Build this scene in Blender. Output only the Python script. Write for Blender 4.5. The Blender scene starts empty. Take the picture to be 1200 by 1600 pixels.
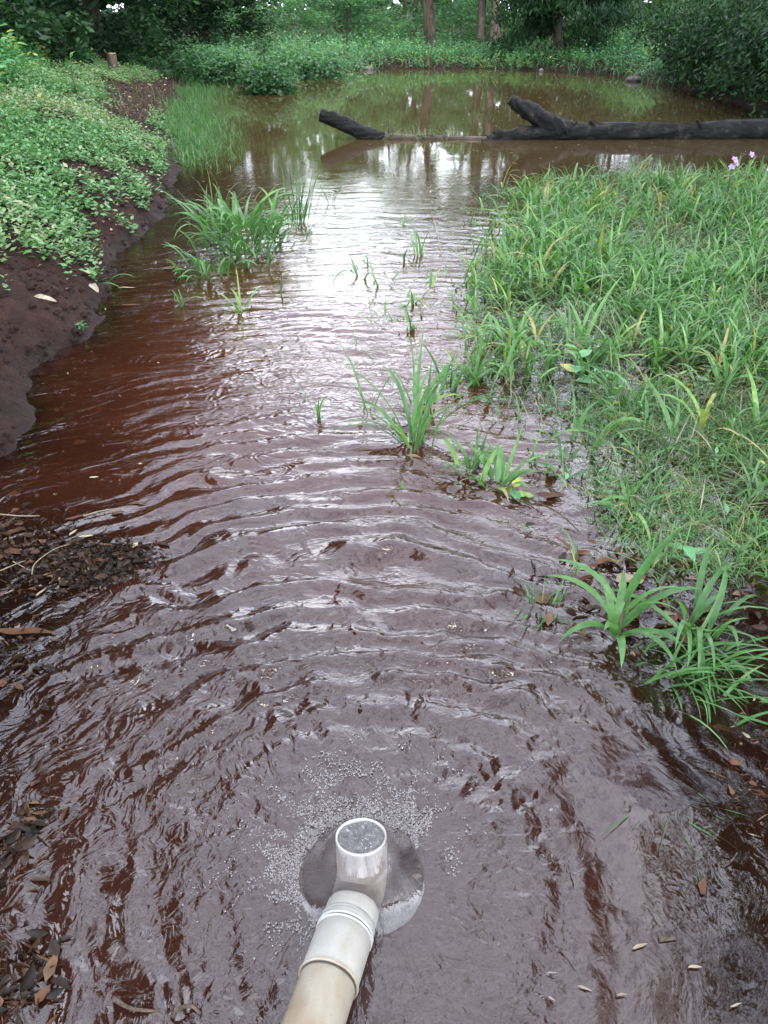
import bpy, math, random
import numpy as np
from mathutils import Vector

# ------------------------------------------------------------------ camera
PITCH = math.radians(32.67)
CAM_H = 1.60
FPX = 1232.0
sc = bpy.context.scene
cam_data = bpy.data.cameras.new('camera')
cam = bpy.data.objects.new('camera', cam_data)
sc.collection.objects.link(cam)
cam.location = (0, 0, CAM_H)
cam.rotation_euler = (math.pi/2 - PITCH, 0, 0)
cam_data.sensor_fit = 'VERTICAL'
cam_data.sensor_height = 24.0
cam_data.lens = 24.0*FPX/1600.0
cam_data.clip_start = 0.05
cam_data.clip_end = 600
sc.camera = cam

# ------------------------------------------------------------------ light
SUN_EL, SUN_AZ = math.radians(60), math.radians(150)     # soft sun behind cloud, behind the camera
world = bpy.data.worlds.new('World')
sc.world = world
world.use_nodes = True
wn, wl = world.node_tree.nodes, world.node_tree.links
wn.clear()
w_out = wn.new('ShaderNodeOutputWorld')
w_bg = wn.new('ShaderNodeBackground')
w_bg.inputs['Strength'].default_value = 0.10
sky = wn.new('ShaderNodeTexSky')
sky.sky_type = 'NISHITA'
sky.sun_disc = False
sky.sun_elevation = SUN_EL
sky.sun_rotation = SUN_AZ
w_tc = wn.new('ShaderNodeTexCoord')
w_map = wn.new('ShaderNodeMapping')
w_map.inputs['Scale'].default_value = (1, 1, 2.2)
w_noise = wn.new('ShaderNodeTexNoise')
w_noise.inputs['Scale'].default_value = 3.4
w_noise.inputs['Detail'].default_value = 6
w_noise.inputs['Roughness'].default_value = 0.55
w_ramp = wn.new('ShaderNodeValToRGB')
w_ramp.color_ramp.elements[0].position = 0.36
w_ramp.color_ramp.elements[0].color = (7.2, 8.1, 11.0, 1)
w_ramp.color_ramp.elements[1].position = 0.62
w_ramp.color_ramp.elements[1].color = (27, 28, 30.5, 1)
w_mix = wn.new('ShaderNodeMixRGB')
w_mix.inputs['Fac'].default_value = 0.86
# thin bright cloud low down, thicker and greyer overhead
w_sep = wn.new('ShaderNodeSeparateXYZ'); wl.new(w_tc.outputs['Generated'], w_sep.inputs[0])
w_cie = wn.new('ShaderNodeMapRange'); w_cie.inputs[3].default_value = 1.12; w_cie.inputs[4].default_value = .6
wl.new(w_sep.outputs['Z'], w_cie.inputs[0])
w_mul = wn.new('ShaderNodeVectorMath'); w_mul.operation = 'SCALE'
wl.new(w_tc.outputs['Generated'], w_map.inputs['Vector'])
wl.new(w_map.outputs['Vector'], w_noise.inputs['Vector'])
wl.new(w_noise.outputs['Fac'], w_ramp.inputs['Fac'])
wl.new(sky.outputs['Color'], w_mix.inputs['Color1'])
wl.new(w_ramp.outputs['Color'], w_mul.inputs[0]); wl.new(w_cie.outputs[0], w_mul.inputs['Scale'])
wl.new(w_mul.outputs[0], w_mix.inputs['Color2'])
wl.new(w_mix.outputs['Color'], w_bg.inputs['Color'])
wl.new(w_bg.outputs['Background'], w_out.inputs['Surface'])

sun_data = bpy.data.lights.new('sun', 'SUN')
sun_data.energy = 0.9
sun_data.angle = math.radians(14)
sun_data.color = (1.0, 0.96, 0.9)
sun = bpy.data.objects.new('sun', sun_data)
sc.collection.objects.link(sun)
sd = Vector((math.sin(SUN_AZ)*math.cos(SUN_EL), math.cos(SUN_AZ)*math.cos(SUN_EL), math.sin(SUN_EL)))
sun.rotation_euler = sd.to_track_quat('Z', 'Y').to_euler()

sc.view_settings.view_transform = 'Standard'
sc.view_settings.look = 'None'
sc.view_settings.exposure = 1.68
sc.view_settings.gamma = 1.0
sc.view_settings.use_curve_mapping = False
sc.cycles.use_denoising = True
sc.cycles.max_bounces = 8
sc.cycles.transparent_max_bounces = 12
sc.cycles.sample_clamp_indirect = 6.0
sc.cycles.caustics_reflective = False
sc.cycles.caustics_refractive = False

# ------------------------------------------------------------------ maths helpers
SP, CP = math.sin(PITCH), math.cos(PITCH)
FWD = np.array((0, CP, -SP)); UPV = np.array((0, SP, CP))

def ray(px, py):
    return FWD + UPV*((800-py)/FPX) + np.array((1., 0, 0))*((px-600)/FPX)

def P(px, py, z=0.0):                      # the point of the level plane z seen at a photo position
    d = ray(px, py); t = (z-CAM_H)/d[2]
    return np.array((0, 0, CAM_H)) + d*t

def PY(px, py, y):                         # the same on the upright plane at distance y
    d = ray(px, py); t = y/d[1]
    return np.array((0, 0, CAM_H)) + d*t

def proj(x, y, z):
    dz = z-CAM_H
    f = y*CP - dz*SP; u = y*SP + dz*CP
    f = np.where(f < 0.05, 0.05, f)
    return 600+FPX*x/f, 800-FPX*u/f

rng = np.random.default_rng(11)
_tab = np.random.default_rng(5).random((256, 256))

def vnoise(x, y):
    x = np.asarray(x, float); y = np.asarray(y, float)
    xi = np.floor(x).astype(np.int64); yi = np.floor(y).astype(np.int64)
    fx = x-xi; fy = y-yi
    fx = fx*fx*fx*(fx*(fx*6-15)+10); fy = fy*fy*fy*(fy*(fy*6-15)+10)
    a = _tab[xi & 255, yi & 255]; b = _tab[(xi+1) & 255, yi & 255]
    c = _tab[xi & 255, (yi+1) & 255]; d = _tab[(xi+1) & 255, (yi+1) & 255]
    return (a*(1-fx)+b*fx)*(1-fy)+(c*(1-fx)+d*fx)*fy

def fbm(x, y, octv=4, gain=0.5):
    s = 0; a = 1; t = 0
    for i in range(octv):
        s = s + a*(vnoise(x*2**i+17.3*i, y*2**i+9.1*i)-0.5); t += a; a *= gain
    return s/t*2                            # about -1..1

def inpoly(px, py, poly):
    px = np.asarray(px); py = np.asarray(py)
    r = np.zeros(px.shape, bool); n = len(poly)
    for i in range(n):
        x1, y1 = poly[i]; x2, y2 = poly[(i+1) % n]
        c = (y1 > py) != (y2 > py)
        r ^= c & (px < (x2-x1)*(py-y1)/((y2-y1) if y2 != y1 else 1e-9)+x1)
    return r

def segdist(px, py, poly):
    best = np.full(np.shape(px), 1e9)
    n = len(poly)
    for i in range(n):
        x1, y1 = poly[i]; x2, y2 = poly[(i+1) % n]
        dx, dy = x2-x1, y2-y1
        t = np.clip(((px-x1)*dx+(py-y1)*dy)/(dx*dx+dy*dy+1e-12), 0, 1)
        best = np.minimum(best, np.hypot(px-x1-t*dx, py-y1-t*dy))
    return best

def sstep(a, b, x):
    t = np.clip((x-a)/(b-a), 0, 1); return t*t*(3-2*t)

# ------------------------------------------------------------------ materials
def new_mat(name):
    m = bpy.data.materials.new(name); m.use_nodes = True
    n = m.node_tree.nodes; n.clear()
    return m, n, m.node_tree.links, n.new('ShaderNodeOutputMaterial')

def ramp(n, stops):
    r = n.new('ShaderNodeValToRGB')
    e = r.color_ramp.elements
    while len(e) < len(stops): e.new(0.5)
    for q, (p, c) in zip(e, stops):
        q.position = p; q.color = (c[0], c[1], c[2], 1)
    return r

def noise(n, l, scale, detail=4, rough=0.55, vec=None):
    t = n.new('ShaderNodeTexNoise')
    t.inputs['Scale'].default_value = scale; t.inputs['Detail'].default_value = detail
    t.inputs['Roughness'].default_value = rough
    if vec is not None: l.new(vec, t.inputs['Vector'])
    return t

def obj_vec(n):
    return n.new('ShaderNodeTexCoord').outputs['Object']

def geo_pos(n):
    return n.new('ShaderNodeNewGeometry').outputs['Position']

def leaf_mat(name, stops, trans=0.35, rough=0.45, spec=0.5):
    m, n, l, out = new_mat(name)
    at = n.new('ShaderNodeAttribute'); at.attribute_name = 'tint'
    r = ramp(n, stops); l.new(at.outputs['Fac'], r.inputs['Fac'])
    ns = noise(n, l, 30, 3, 0.6, geo_pos(n))
    hsv = n.new('ShaderNodeHueSaturation')
    mr = n.new('ShaderNodeMapRange'); mr.inputs[1].default_value = 0.3; mr.inputs[2].default_value = 0.7
    mr.inputs[3].default_value = 0.72; mr.inputs[4].default_value = 1.25
    l.new(ns.outputs['Fac'], mr.inputs[0]); l.new(mr.outputs[0], hsv.inputs['Value'])
    l.new(r.outputs['Color'], hsv.inputs['Color'])
    p = n.new('ShaderNodeBsdfPrincipled')
    p.inputs['Roughness'].default_value = rough
    p.inputs['Specular IOR Level'].default_value = spec
    l.new(hsv.outputs['Color'], p.inputs['Base Color'])
    tr = n.new('ShaderNodeBsdfTranslucent')
    g = n.new('ShaderNodeMixRGB'); g.blend_type = 'MULTIPLY'; g.inputs['Fac'].default_value = 1
    g.inputs['Color2'].default_value = (1.15, 1.35, 0.7, 1)
    l.new(hsv.outputs['Color'], g.inputs['Color1']); l.new(g.outputs['Color'], tr.inputs['Color'])
    mx = n.new('ShaderNodeMixShader'); mx.inputs['Fac'].default_value = trans
    l.new(p.outputs[0], mx.inputs[1]); l.new(tr.outputs[0], mx.inputs[2]); l.new(mx.outputs[0], out.inputs['Surface'])
    return m

M = {}
M['grass'] = leaf_mat('lush_grass', [(0, (.036, .105, .028)), (.45, (.070, .180, .050)), (.8, (.125, .265, .08)), (.93, (.18, .32, .07)), (1, (.30, .26, .10))], .38, .38)
M['wiry'] = leaf_mat('wiry_grass', [(0, (.035, .085, .025)), (.5, (.07, .14, .045)), (.8, (.14, .16, .07)), (1, (.26, .20, .11))], .3, .5)
M['herb'] = leaf_mat('herb_leaves', [(0, (.04, .14, .055)), (.5, (.075, .23, .095)), (.85, (.13, .32, .13)), (.97, (.2, .38, .10)), (1, (.35, .36, .08))], .3, .45)
M['creeper'] = leaf_mat('creeper_leaves', [(0, (.055, .15, .05)), (.5, (.11, .26, .09)), (.8, (.18, .30, .14)), (1, (.28, .30, .18))], .3, .5)
M['dark_leaf'] = leaf_mat('dark_tree_leaves', [(0, (.009, .028, .012)), (.5, (.020, .052, .021)), (1, (.05, .12, .04))], .28, .5, .2)  # darkened further, so the colour carries some of the thicket's deep shade
M['mid_leaf'] = leaf_mat('mid_tree_leaves', [(0, (.028, .078, .03)), (.5, (.045, .125, .045)), (1, (.085, .19, .06))], .35, .5)
M['pale_leaf'] = leaf_mat('pale_tree_leaves', [(0, (.08, .18, .10)), (.5, (.14, .28, .15)), (1, (.20, .36, .18))], .5, .5)  # lightened in colour to stand in for haze over the far trees
M['dead'] = leaf_mat('dead_leaves', [(0, (.014, .010, .008)), (.3, (.045, .024, .014)), (.55, (.095, .042, .020)), (.8, (.15, .10, .06)), (1, (.34, .29, .20))], .1, .5, .22)
M['straw'] = leaf_mat('straw', [(0, (.12, .09, .06)), (.5, (.22, .17, .11)), (1, (.30, .26, .20))], .1, .5)
M['petal'] = leaf_mat('pink_petals', [(0, (.36, .16, .38)), (.5, (.46, .26, .48)), (1, (.58, .42, .60))], .3, .5)
M['stem'] = leaf_mat('green_stems', [(0, (.04, .09, .025)), (1, (.09, .14, .05))], .05, .5)

def soil_material():
    m, n, l, out = new_mat('red_soil')
    pos = geo_pos(n)
    big = noise(n, l, 1.3, 5, .6, pos); med = noise(n, l, 9, 6, .65, pos); fine = noise(n, l, 70, 5, .7, pos)
    r = ramp(n, [(.3, (.020, .0095, .008)), (.5, (.040, .018, .014)), (.7, (.068, .031, .024))])
    l.new(med.outputs['Fac'], r.inputs['Fac'])
    r2 = ramp(n, [(.35, (.55, .5, .5)), (.65, (1.25, 1.2, 1.15))])
    l.new(fine.outputs['Fac'], r2.inputs['Fac'])
    mu = n.new('ShaderNodeMixRGB'); mu.blend_type = 'MULTIPLY'; mu.inputs['Fac'].default_value = .85
    l.new(r.outputs['Color'], mu.inputs['Color1']); l.new(r2.outputs['Color'], mu.inputs['Color2'])
    # moss and fallen matter further from the water
    gr = n.new('ShaderNodeMixRGB'); gr.inputs['Color2'].default_value = (.030, .040, .016, 1)
    at = n.new('ShaderNodeAttribute'); at.attribute_name = 'moss'
    l.new(at.outputs['Fac'], gr.inputs['Fac']); l.new(mu.outputs['Color'], gr.inputs['Color1'])
    # wet band by the waterline
    sep = n.new('ShaderNodeSeparateXYZ'); l.new(pos, sep.inputs[0])
    wet = n.new('ShaderNodeMapRange'); wet.inputs[1].default_value = .01; wet.inputs[2].default_value = .12
    wet.inputs[3].default_value = 1; wet.inputs[4].default_value = 0
    ad = n.new('ShaderNodeMath'); ad.operation = 'MULTIPLY_ADD'; ad.inputs[1].default_value = .12
    l.new(big.outputs['Fac'], ad.inputs[0]); ad.inputs[2].default_value = -.05
    ad2 = n.new('ShaderNodeMath'); l.new(sep.outputs['Z'], ad2.inputs[0]); l.new(ad.outputs[0], ad2.inputs[1])
    l.new(ad2.outputs[0], wet.inputs[0])
    p = n.new('ShaderNodeBsdfPrincipled')
    p.inputs['Specular IOR Level'].default_value = .25
    dk = n.new('ShaderNodeMixRGB'); dk.blend_type = 'MULTIPLY'; dk.inputs['Color2'].default_value = (.62, .52, .5, 1)
    l.new(wet.outputs[0], dk.inputs['Fac']); l.new(gr.outputs['Color'], dk.inputs['Color1'])
    l.new(dk.outputs['Color'], p.inputs['Base Color'])
    ro = n.new('ShaderNodeMapRange'); ro.inputs[3].default_value = .95; ro.inputs[4].default_value = .62
    l.new(wet.outputs[0], ro.inputs[0]); l.new(ro.outputs[0], p.inputs['Roughness'])
    b = n.new('ShaderNodeBump'); b.inputs['Strength'].default_value = 1.0; b.inputs['Distance'].default_value = .045
    s = n.new('ShaderNodeMath'); l.new(med.outputs['Fac'], s.inputs[0]); l.new(fine.outputs['Fac'], s.inputs[1])
    l.new(s.outputs[0], b.inputs['Height']); l.new(b.outputs[0], p.inputs['Normal'])
    l.new(p.outputs[0], out.inputs['Surface'])
    return m
M['soil'] = soil_material()

OUT = P(566, 1366)           # where the outlet's water meets the pond
OUT = np.array((OUT[0], OUT[1]))

def water_material(name, sheet=0, tint=None):
    m, n, l, out = new_mat(name)
    pos = geo_pos(n)
    fr = n.new('ShaderNodeFresnel'); fr.inputs['IOR'].default_value = 1.62
    gl = n.new('ShaderNodeBsdfGlossy'); gl.inputs['Roughness'].default_value = .03
    gl.inputs['Color'].default_value = (1, 1, 1, 1)
    df = n.new('ShaderNodeBsdfDiffuse')
    tp = n.new('ShaderNodeBsdfTransparent'); tp.inputs['Color'].default_value = (.86, .66, .55, 1)
    # colour of the silt in the water: red near the outlet, olive brown over the far half
    sep = n.new('ShaderNodeSeparateXYZ'); l.new(pos, sep.inputs[0])
    nz = noise(n, l, .9, 4, .6, pos)
    yy = n.new('ShaderNodeMath'); yy.operation = 'MULTIPLY_ADD'; yy.inputs[1].default_value = 3.5
    l.new(nz.outputs['Fac'], yy.inputs[0]); l.new(sep.outputs['Y'], yy.inputs[2])
    mr = n.new('ShaderNodeMapRange'); mr.inputs[1].default_value = 3.5; mr.inputs[2].default_value = 14
    l.new(yy.outputs[0], mr.inputs[0])
    r = ramp(n, [(0, (.026, .0088, .0058)), (.08, (.044, .0125, .0070)), (.22, (.060, .0165, .0080)), (.55, (.052, .028, .013)), (1, (.072, .050, .022))])
    l.new(mr.outputs[0], r.inputs['Fac']); l.new(r.outputs['Color'], df.inputs['Color'])
    # the silt is lit through the whole depth, so its light does not follow the ripples
    upn = n.new('ShaderNodeCombineXYZ'); upn.inputs[2].default_value = 1.0; l.new(upn.outputs[0], df.inputs['Normal'])
    # clarity from the depth below
    at = n.new('ShaderNodeAttribute'); at.attribute_name = 'depth'
    cl = n.new('ShaderNodeMapRange'); cl.inputs[1].default_value = 0; cl.inputs[2].default_value = .16
    cl.inputs[3].default_value = .95; cl.inputs[4].default_value = .12
    if sheet:
        cl.inputs[3].default_value = sheet; cl.inputs[4].default_value = sheet
    l.new(at.outputs['Fac'], cl.inputs[0])
    if tint:
        l.new(mr.outputs[0], r.inputs['Fac'])
        for q in r.color_ramp.elements: q.color = (*tint, 1)
        tp.inputs['Color'].default_value = (.94, .90, .88, 1)
    body = n.new('ShaderNodeMixShader'); l.new(cl.outputs[0], body.inputs['Fac'])
    l.new(df.outputs[0], body.inputs[1]); l.new(tp.outputs[0], body.inputs[2])
    # fine ripples: noise in rings about the outlet
    sub = n.new('ShaderNodeVectorMath'); sub.operation = 'SUBTRACT'; sub.inputs[1].default_value = (OUT[0], OUT[1], 0)
    l.new(pos, sub.inputs[0])
    warp = noise(n, l, 2.2, 2, .5, pos)
    ln = n.new('ShaderNodeVectorMath'); ln.operation = 'LENGTH'; l.new(sub.outputs[0], ln.inputs[0])
    lw = n.new('ShaderNodeMath'); lw.operation = 'MULTIPLY_ADD'; lw.inputs[1].default_value = .35
    l.new(warp.outputs['Fac'], lw.inputs[0]); l.new(ln.outputs['Value'], lw.inputs[2])
    s2 = n.new('ShaderNodeSeparateXYZ'); l.new(sub.outputs[0], s2.inputs[0])
    an = n.new('ShaderNodeMath'); an.operation = 'ARCTAN2'
    l.new(s2.outputs['X'], an.inputs[0]); l.new(s2.outputs['Y'], an.inputs[1])
    cb = n.new('ShaderNodeCombineXYZ')
    m1 = n.new('ShaderNodeMath'); m1.operation = 'MULTIPLY'; m1.inputs[1].default_value = 24; l.new(lw.outputs[0], m1.inputs[0])
    m2 = n.new('ShaderNodeMath'); m2.operation = 'MULTIPLY'; m2.inputs[1].default_value = 9; l.new(an.outputs[0], m2.inputs[0])
    l.new(m1.outputs[0], cb.inputs['X']); l.new(m2.outputs[0], cb.inputs['Y'])
    f1 = noise(n, l, 1.0, 3, .52, cb.outputs[0]); f1.inputs['Distortion'].default_value = .9
    f2 = noise(n, l, 11, 1, .4, pos); f2.inputs['Distortion'].default_value = 1.1
    f3 = noise(n, l, 95, 2, .5, pos)
    # how lively the surface is: strongest by the outlet, calm far off
    act = n.new('ShaderNodeAttribute'); act.attribute_name = 'chop'
    h = n.new('ShaderNodeMath'); h.operation = 'MULTIPLY_ADD'; h.inputs[1].default_value = -1.1
    l.new(f2.outputs['Fac'], h.inputs[0]); l.new(f1.outputs['Fac'], h.inputs[2])
    sb_ = n.new('ShaderNodeMath'); sb_.operation = 'SUBTRACT'; sb_.inputs[1].default_value = .5; l.new(f2.outputs['Fac'], sb_.inputs[0])
    ab_ = n.new('ShaderNodeMath'); ab_.operation = 'ABSOLUTE'; l.new(sb_.outputs[0], ab_.inputs[0])
    l.new(ab_.outputs[0], h.inputs[0])
    h2 = n.new('ShaderNodeMath'); h2.operation = 'MULTIPLY_ADD'; h2.inputs[1].default_value = .05
    l.new(f3.outputs['Fac'], h2.inputs[0]); l.new(h.outputs[0], h2.inputs[2])
    hh = n.new('ShaderNodeMath'); hh.operation = 'MULTIPLY'
    l.new(h2.outputs[0], hh.inputs[0]); l.new(act.outputs['Fac'], hh.inputs[1])
    b = n.new('ShaderNodeBump'); b.inputs['Strength'].default_value = 1.0; b.inputs['Distance'].default_value = .0175
    l.new(hh.outputs[0], b.inputs['Height'])
    l.new(b.outputs[0], gl.inputs['Normal']); l.new(b.outputs[0], fr.inputs['Normal'])
    mx = n.new('ShaderNodeMixShader')
    l.new(fr.outputs[0], mx.inputs['Fac']); l.new(body.outputs[0], mx.inputs[1]); l.new(gl.outputs[0], mx.inputs[2])
    l.new(mx.outputs[0], out.inputs['Surface'])
    return m
M['water'] = water_material('silty_water')
M['sheet'] = water_material('clear_water', .84, (.30, .26, .25))
M['aerated'] = water_material('aerated_water', .25, (.13, .12, .125))

def bubble_material():
    m, n, l, out = new_mat('bubbles')
    fr = n.new('ShaderNodeFresnel'); fr.inputs['IOR'].default_value = 1.6
    gl = n.new('ShaderNodeBsdfGlossy'); gl.inputs['Roughness'].default_value = .05
    tp = n.new('ShaderNodeBsdfTransparent'); tp.inputs['Color'].default_value = (.8, .75, .72, 1)
    df = n.new('ShaderNodeBsdfDiffuse'); df.inputs['Color'].default_value = (.40, .37, .37, 1)
    a = n.new('ShaderNodeMixShader'); a.inputs['Fac'].default_value = .42
    l.new(tp.outputs[0], a.inputs[1]); l.new(df.outputs[0], a.inputs[2])
    mx = n.new('ShaderNodeMixShader'); l.new(fr.outputs[0], mx.inputs['Fac'])
    l.new(a.outputs[0], mx.inputs[1]); l.new(gl.outputs[0], mx.inputs[2]); l.new(mx.outputs[0], out.inputs['Surface'])
    return m
M['bubble'] = bubble_material()

def bark_material(name, lo, hi, scale=14, rough=.8, stretch=(1, 1, .25), bump=.02):
    m, n, l, out = new_mat(name)
    mp = n.new('ShaderNodeMapping'); mp.inputs['Scale'].default_value = stretch
    l.new(geo_pos(n), mp.inputs['Vector'])
    t = noise(n, l, scale, 8, .65, mp.outputs[0]); t2 = noise(n, l, 3, 3, .5, geo_pos(n))
    r = ramp(n, [(.32, lo), (.68, hi)]); l.new(t.outputs['Fac'], r.inputs['Fac'])
    r2 = ramp(n, [(.35, (.7, .7, .7)), (.65, (1.25, 1.25, 1.2))]); l.new(t2.outputs['Fac'], r2.inputs['Fac'])
    mu = n.new('ShaderNodeMixRGB'); mu.blend_type = 'MULTIPLY'; mu.inputs['Fac'].default_value = 1
    l.new(r.outputs['Color'], mu.inputs['Color1']); l.new(r2.outputs['Color'], mu.inputs['Color2'])
    p = n.new('ShaderNodeBsdfPrincipled'); p.inputs['Roughness'].default_value = rough; p.inputs['Specular IOR Level'].default_value = .2
    l.new(mu.outputs['Color'], p.inputs['Base Color'])
    b = n.new('ShaderNodeBump'); b.inputs['Strength'].default_value = .9; b.inputs['Distance'].default_value = bump
    l.new(t.outputs['Fac'], b.inputs['Height']); l.new(b.outputs[0], p.inputs['Normal'])
    l.new(p.outputs[0], out.inputs['Surface'])
    return m
M['bark'] = bark_material('tree_bark', (.035, .026, .02), (.13, .10, .075))
M['bark_pale'] = bark_material('pale_bark', (.06, .045, .035), (.22, .17, .14))
M['wet_log'] = bark_material('wet_charred_wood', (.0025, .003, .0035), (.016, .017, .017), 26, .6, (.3, 1, 1))
M['sunk_log'] = bark_material('wet_brown_wood', (.025, .016, .012), (.10, .075, .06), 22, .5, (.3, 1, 1))
M['twig'] = bark_material('twig_bark', (.03, .02, .015), (.16, .12, .09), 60, .7)
M['stump'] = bark_material('cut_stump_wood', (.2, .12, .06), (.42, .3, .17), 30, .8)
M['stone'] = bark_material('pale_stone', (.07, .065, .06), (.20, .185, .165), 12, .8, (1, 1, 1))

def worn_log():
    m = M['wet_log']; n, l = m.node_tree.nodes, m.node_tree.links
    p = next(q for q in n if q.type == 'BSDF_PRINCIPLED'); old = p.inputs['Base Color'].links[0].from_socket
    t = noise(n, l, 7, 6, .7, geo_pos(n)); r = ramp(n, [(.52, (0, 0, 0)), (.66, (1, 1, 1))]); l.new(t.outputs['Fac'], r.inputs['Fac'])
    x = n.new('ShaderNodeMixRGB'); x.inputs['Color2'].default_value = (.050, .043, .035, 1)
    l.new(r.outputs['Color'], x.inputs['Fac']); l.new(old, x.inputs['Color1']); l.new(x.outputs['Color'], p.inputs['Base Color'])
    b = next(q for q in n if q.type == 'BUMP'); b.inputs['Distance'].default_value = .06
worn_log()

def pvc_material(name, base, stain, amount):
    m, n, l, out = new_mat(name)
    mp = n.new('ShaderNodeMapping'); mp.inputs['Scale'].default_value = (1, .28, 1)
    l.new(geo_pos(n), mp.inputs['Vector'])
    a = noise(n, l, 16, 5, .6, mp.outputs[0]); c = noise(n, l, 5, 3, .5, geo_pos(n))
    f = noise(n, l, 240, 3, .6, geo_pos(n))
    s = n.new('ShaderNodeMath'); s.operation = 'MULTIPLY'
    l.new(a.outputs['Fac'], s.inputs[0]); l.new(c.outputs['Fac'], s.inputs[1])
    r = ramp(n, [(.14, (0, 0, 0)), (.38, (amount, amount, amount))]); l.new(s.outputs[0], r.inputs['Fac'])
    mx = n.new('ShaderNodeMixRGB'); mx.inputs['Color1'].default_value = (*base, 1); mx.inputs['Color2'].default_value = (*stain, 1)
    l.new(r.outputs['Color'], mx.inputs['Fac'])
    sp = ramp(n, [(.28, (.45, .38, .3)), (.40, (1, 1, 1))]); l.new(f.outputs['Fac'], sp.inputs['Fac'])
    mu = n.new('ShaderNodeMixRGB'); mu.blend_type = 'MULTIPLY'; mu.inputs['Fac'].default_value = .5
    l.new(mx.outputs['Color'], mu.inputs['Color1']); l.new(sp.outputs['Color'], mu.inputs['Color2'])
    p = n.new('ShaderNodeBsdfPrincipled'); p.inputs['Roughness'].default_value = .42
    l.new(mu.outputs['Color'], p.inputs['Base Color']); l.new(p.outputs[0], out.inputs['Surface'])
    return m
M['pvc'] = pvc_material('white_plastic', (.30, .295, .27), (.24, .215, .17), .85)
M['pvc_old'] = pvc_material('stained_plastic', (.33, .30, .24), (.20, .13, .07), 1.)
M['pvc_wet'] = pvc_material('wet_plastic', (.44, .44, .42), (.24, .22, .19), .8)
M['seal'] = pvc_material('grey_seal', (.16, .15, .13), (.1, .08, .06), .8)

# ------------------------------------------------------------------ object helpers
def mesh_obj(name, verts, faces, mat, parent=None, smooth=False, attrs=None):
    """verts (N,3); faces: (F,k) array or a list of such arrays; attrs: name -> per-vertex floats"""
    verts = np.asarray(verts, np.float32).reshape(-1, 3)
    groups = faces if isinstance(faces, list) else [faces]
    groups = [np.asarray(g, np.int32) for g in groups if len(g)]
    me = bpy.data.meshes.new(name)
    me.vertices.add(len(verts)); me.vertices.foreach_set('co', verts.ravel())
    loops = np.concatenate([g.ravel() for g in groups])
    tot = np.concatenate([np.full(len(g), g.shape[1], np.int32) for g in groups])
    start = np.concatenate(([0], np.cumsum(tot)[:-1])).astype(np.int32)
    me.loops.add(len(loops)); me.loops.foreach_set('vertex_index', loops)
    me.polygons.add(len(tot)); me.polygons.foreach_set('loop_start', start)
    me.polygons.foreach_set('loop_total', tot)
    if smooth: me.polygons.foreach_set('use_smooth', np.ones(len(tot), bool))
    me.update(calc_edges=True)
    for k, v in (attrs or {}).items():
        a = me.attributes.new(k, 'FLOAT', 'POINT')
        a.data.foreach_set('value', np.asarray(v, np.float32).ravel())
    me.materials.append(M[mat] if isinstance(mat, str) else mat)
    o = bpy.data.objects.new(name, me); sc.collection.objects.link(o)
    if parent is not None: o.parent = parent
    return o

def tag(o, label=None, cat=None, group=None, kind=None):
    if label: o['label'] = label
    if cat: o['category'] = cat
    if group: o['group'] = group
    if kind: o['kind'] = kind
    return o

def thing(name, label, cat, loc=(0, 0, 0), group=None):
    o = bpy.data.objects.new(name, None); sc.collection.objects.link(o)
    o.location = tuple(float(v) for v in loc); o.empty_display_size = .1
    return tag(o, label, cat, group)

class Geo:                                   # gathers arrays to be joined in one mesh
    def __init__(s): s.v = []; s.f = {}; s.t = []; s.n = 0
    def add(s, v, f, t=0.5):
        v = np.asarray(v, float).reshape(-1, 3); f = np.asarray(f)
        if not len(v): return
        s.v.append(v); s.f.setdefault(f.shape[1], []).append(f+s.n)
        s.t.append(np.broadcast_to(np.asarray(t, float), (len(v),)) if np.ndim(t) == 0 else np.asarray(t, float))
        s.n += len(v)
    def build(s, name, mat, parent=None, smooth=False, origin=None):
        v = np.concatenate(s.v)
        if origin is not None: v = v-np.asarray(origin)
        return mesh_obj(name, v, [np.concatenate(x) for x in s.f.values()], mat, parent, smooth, {'tint': np.concatenate(s.t)})

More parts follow.
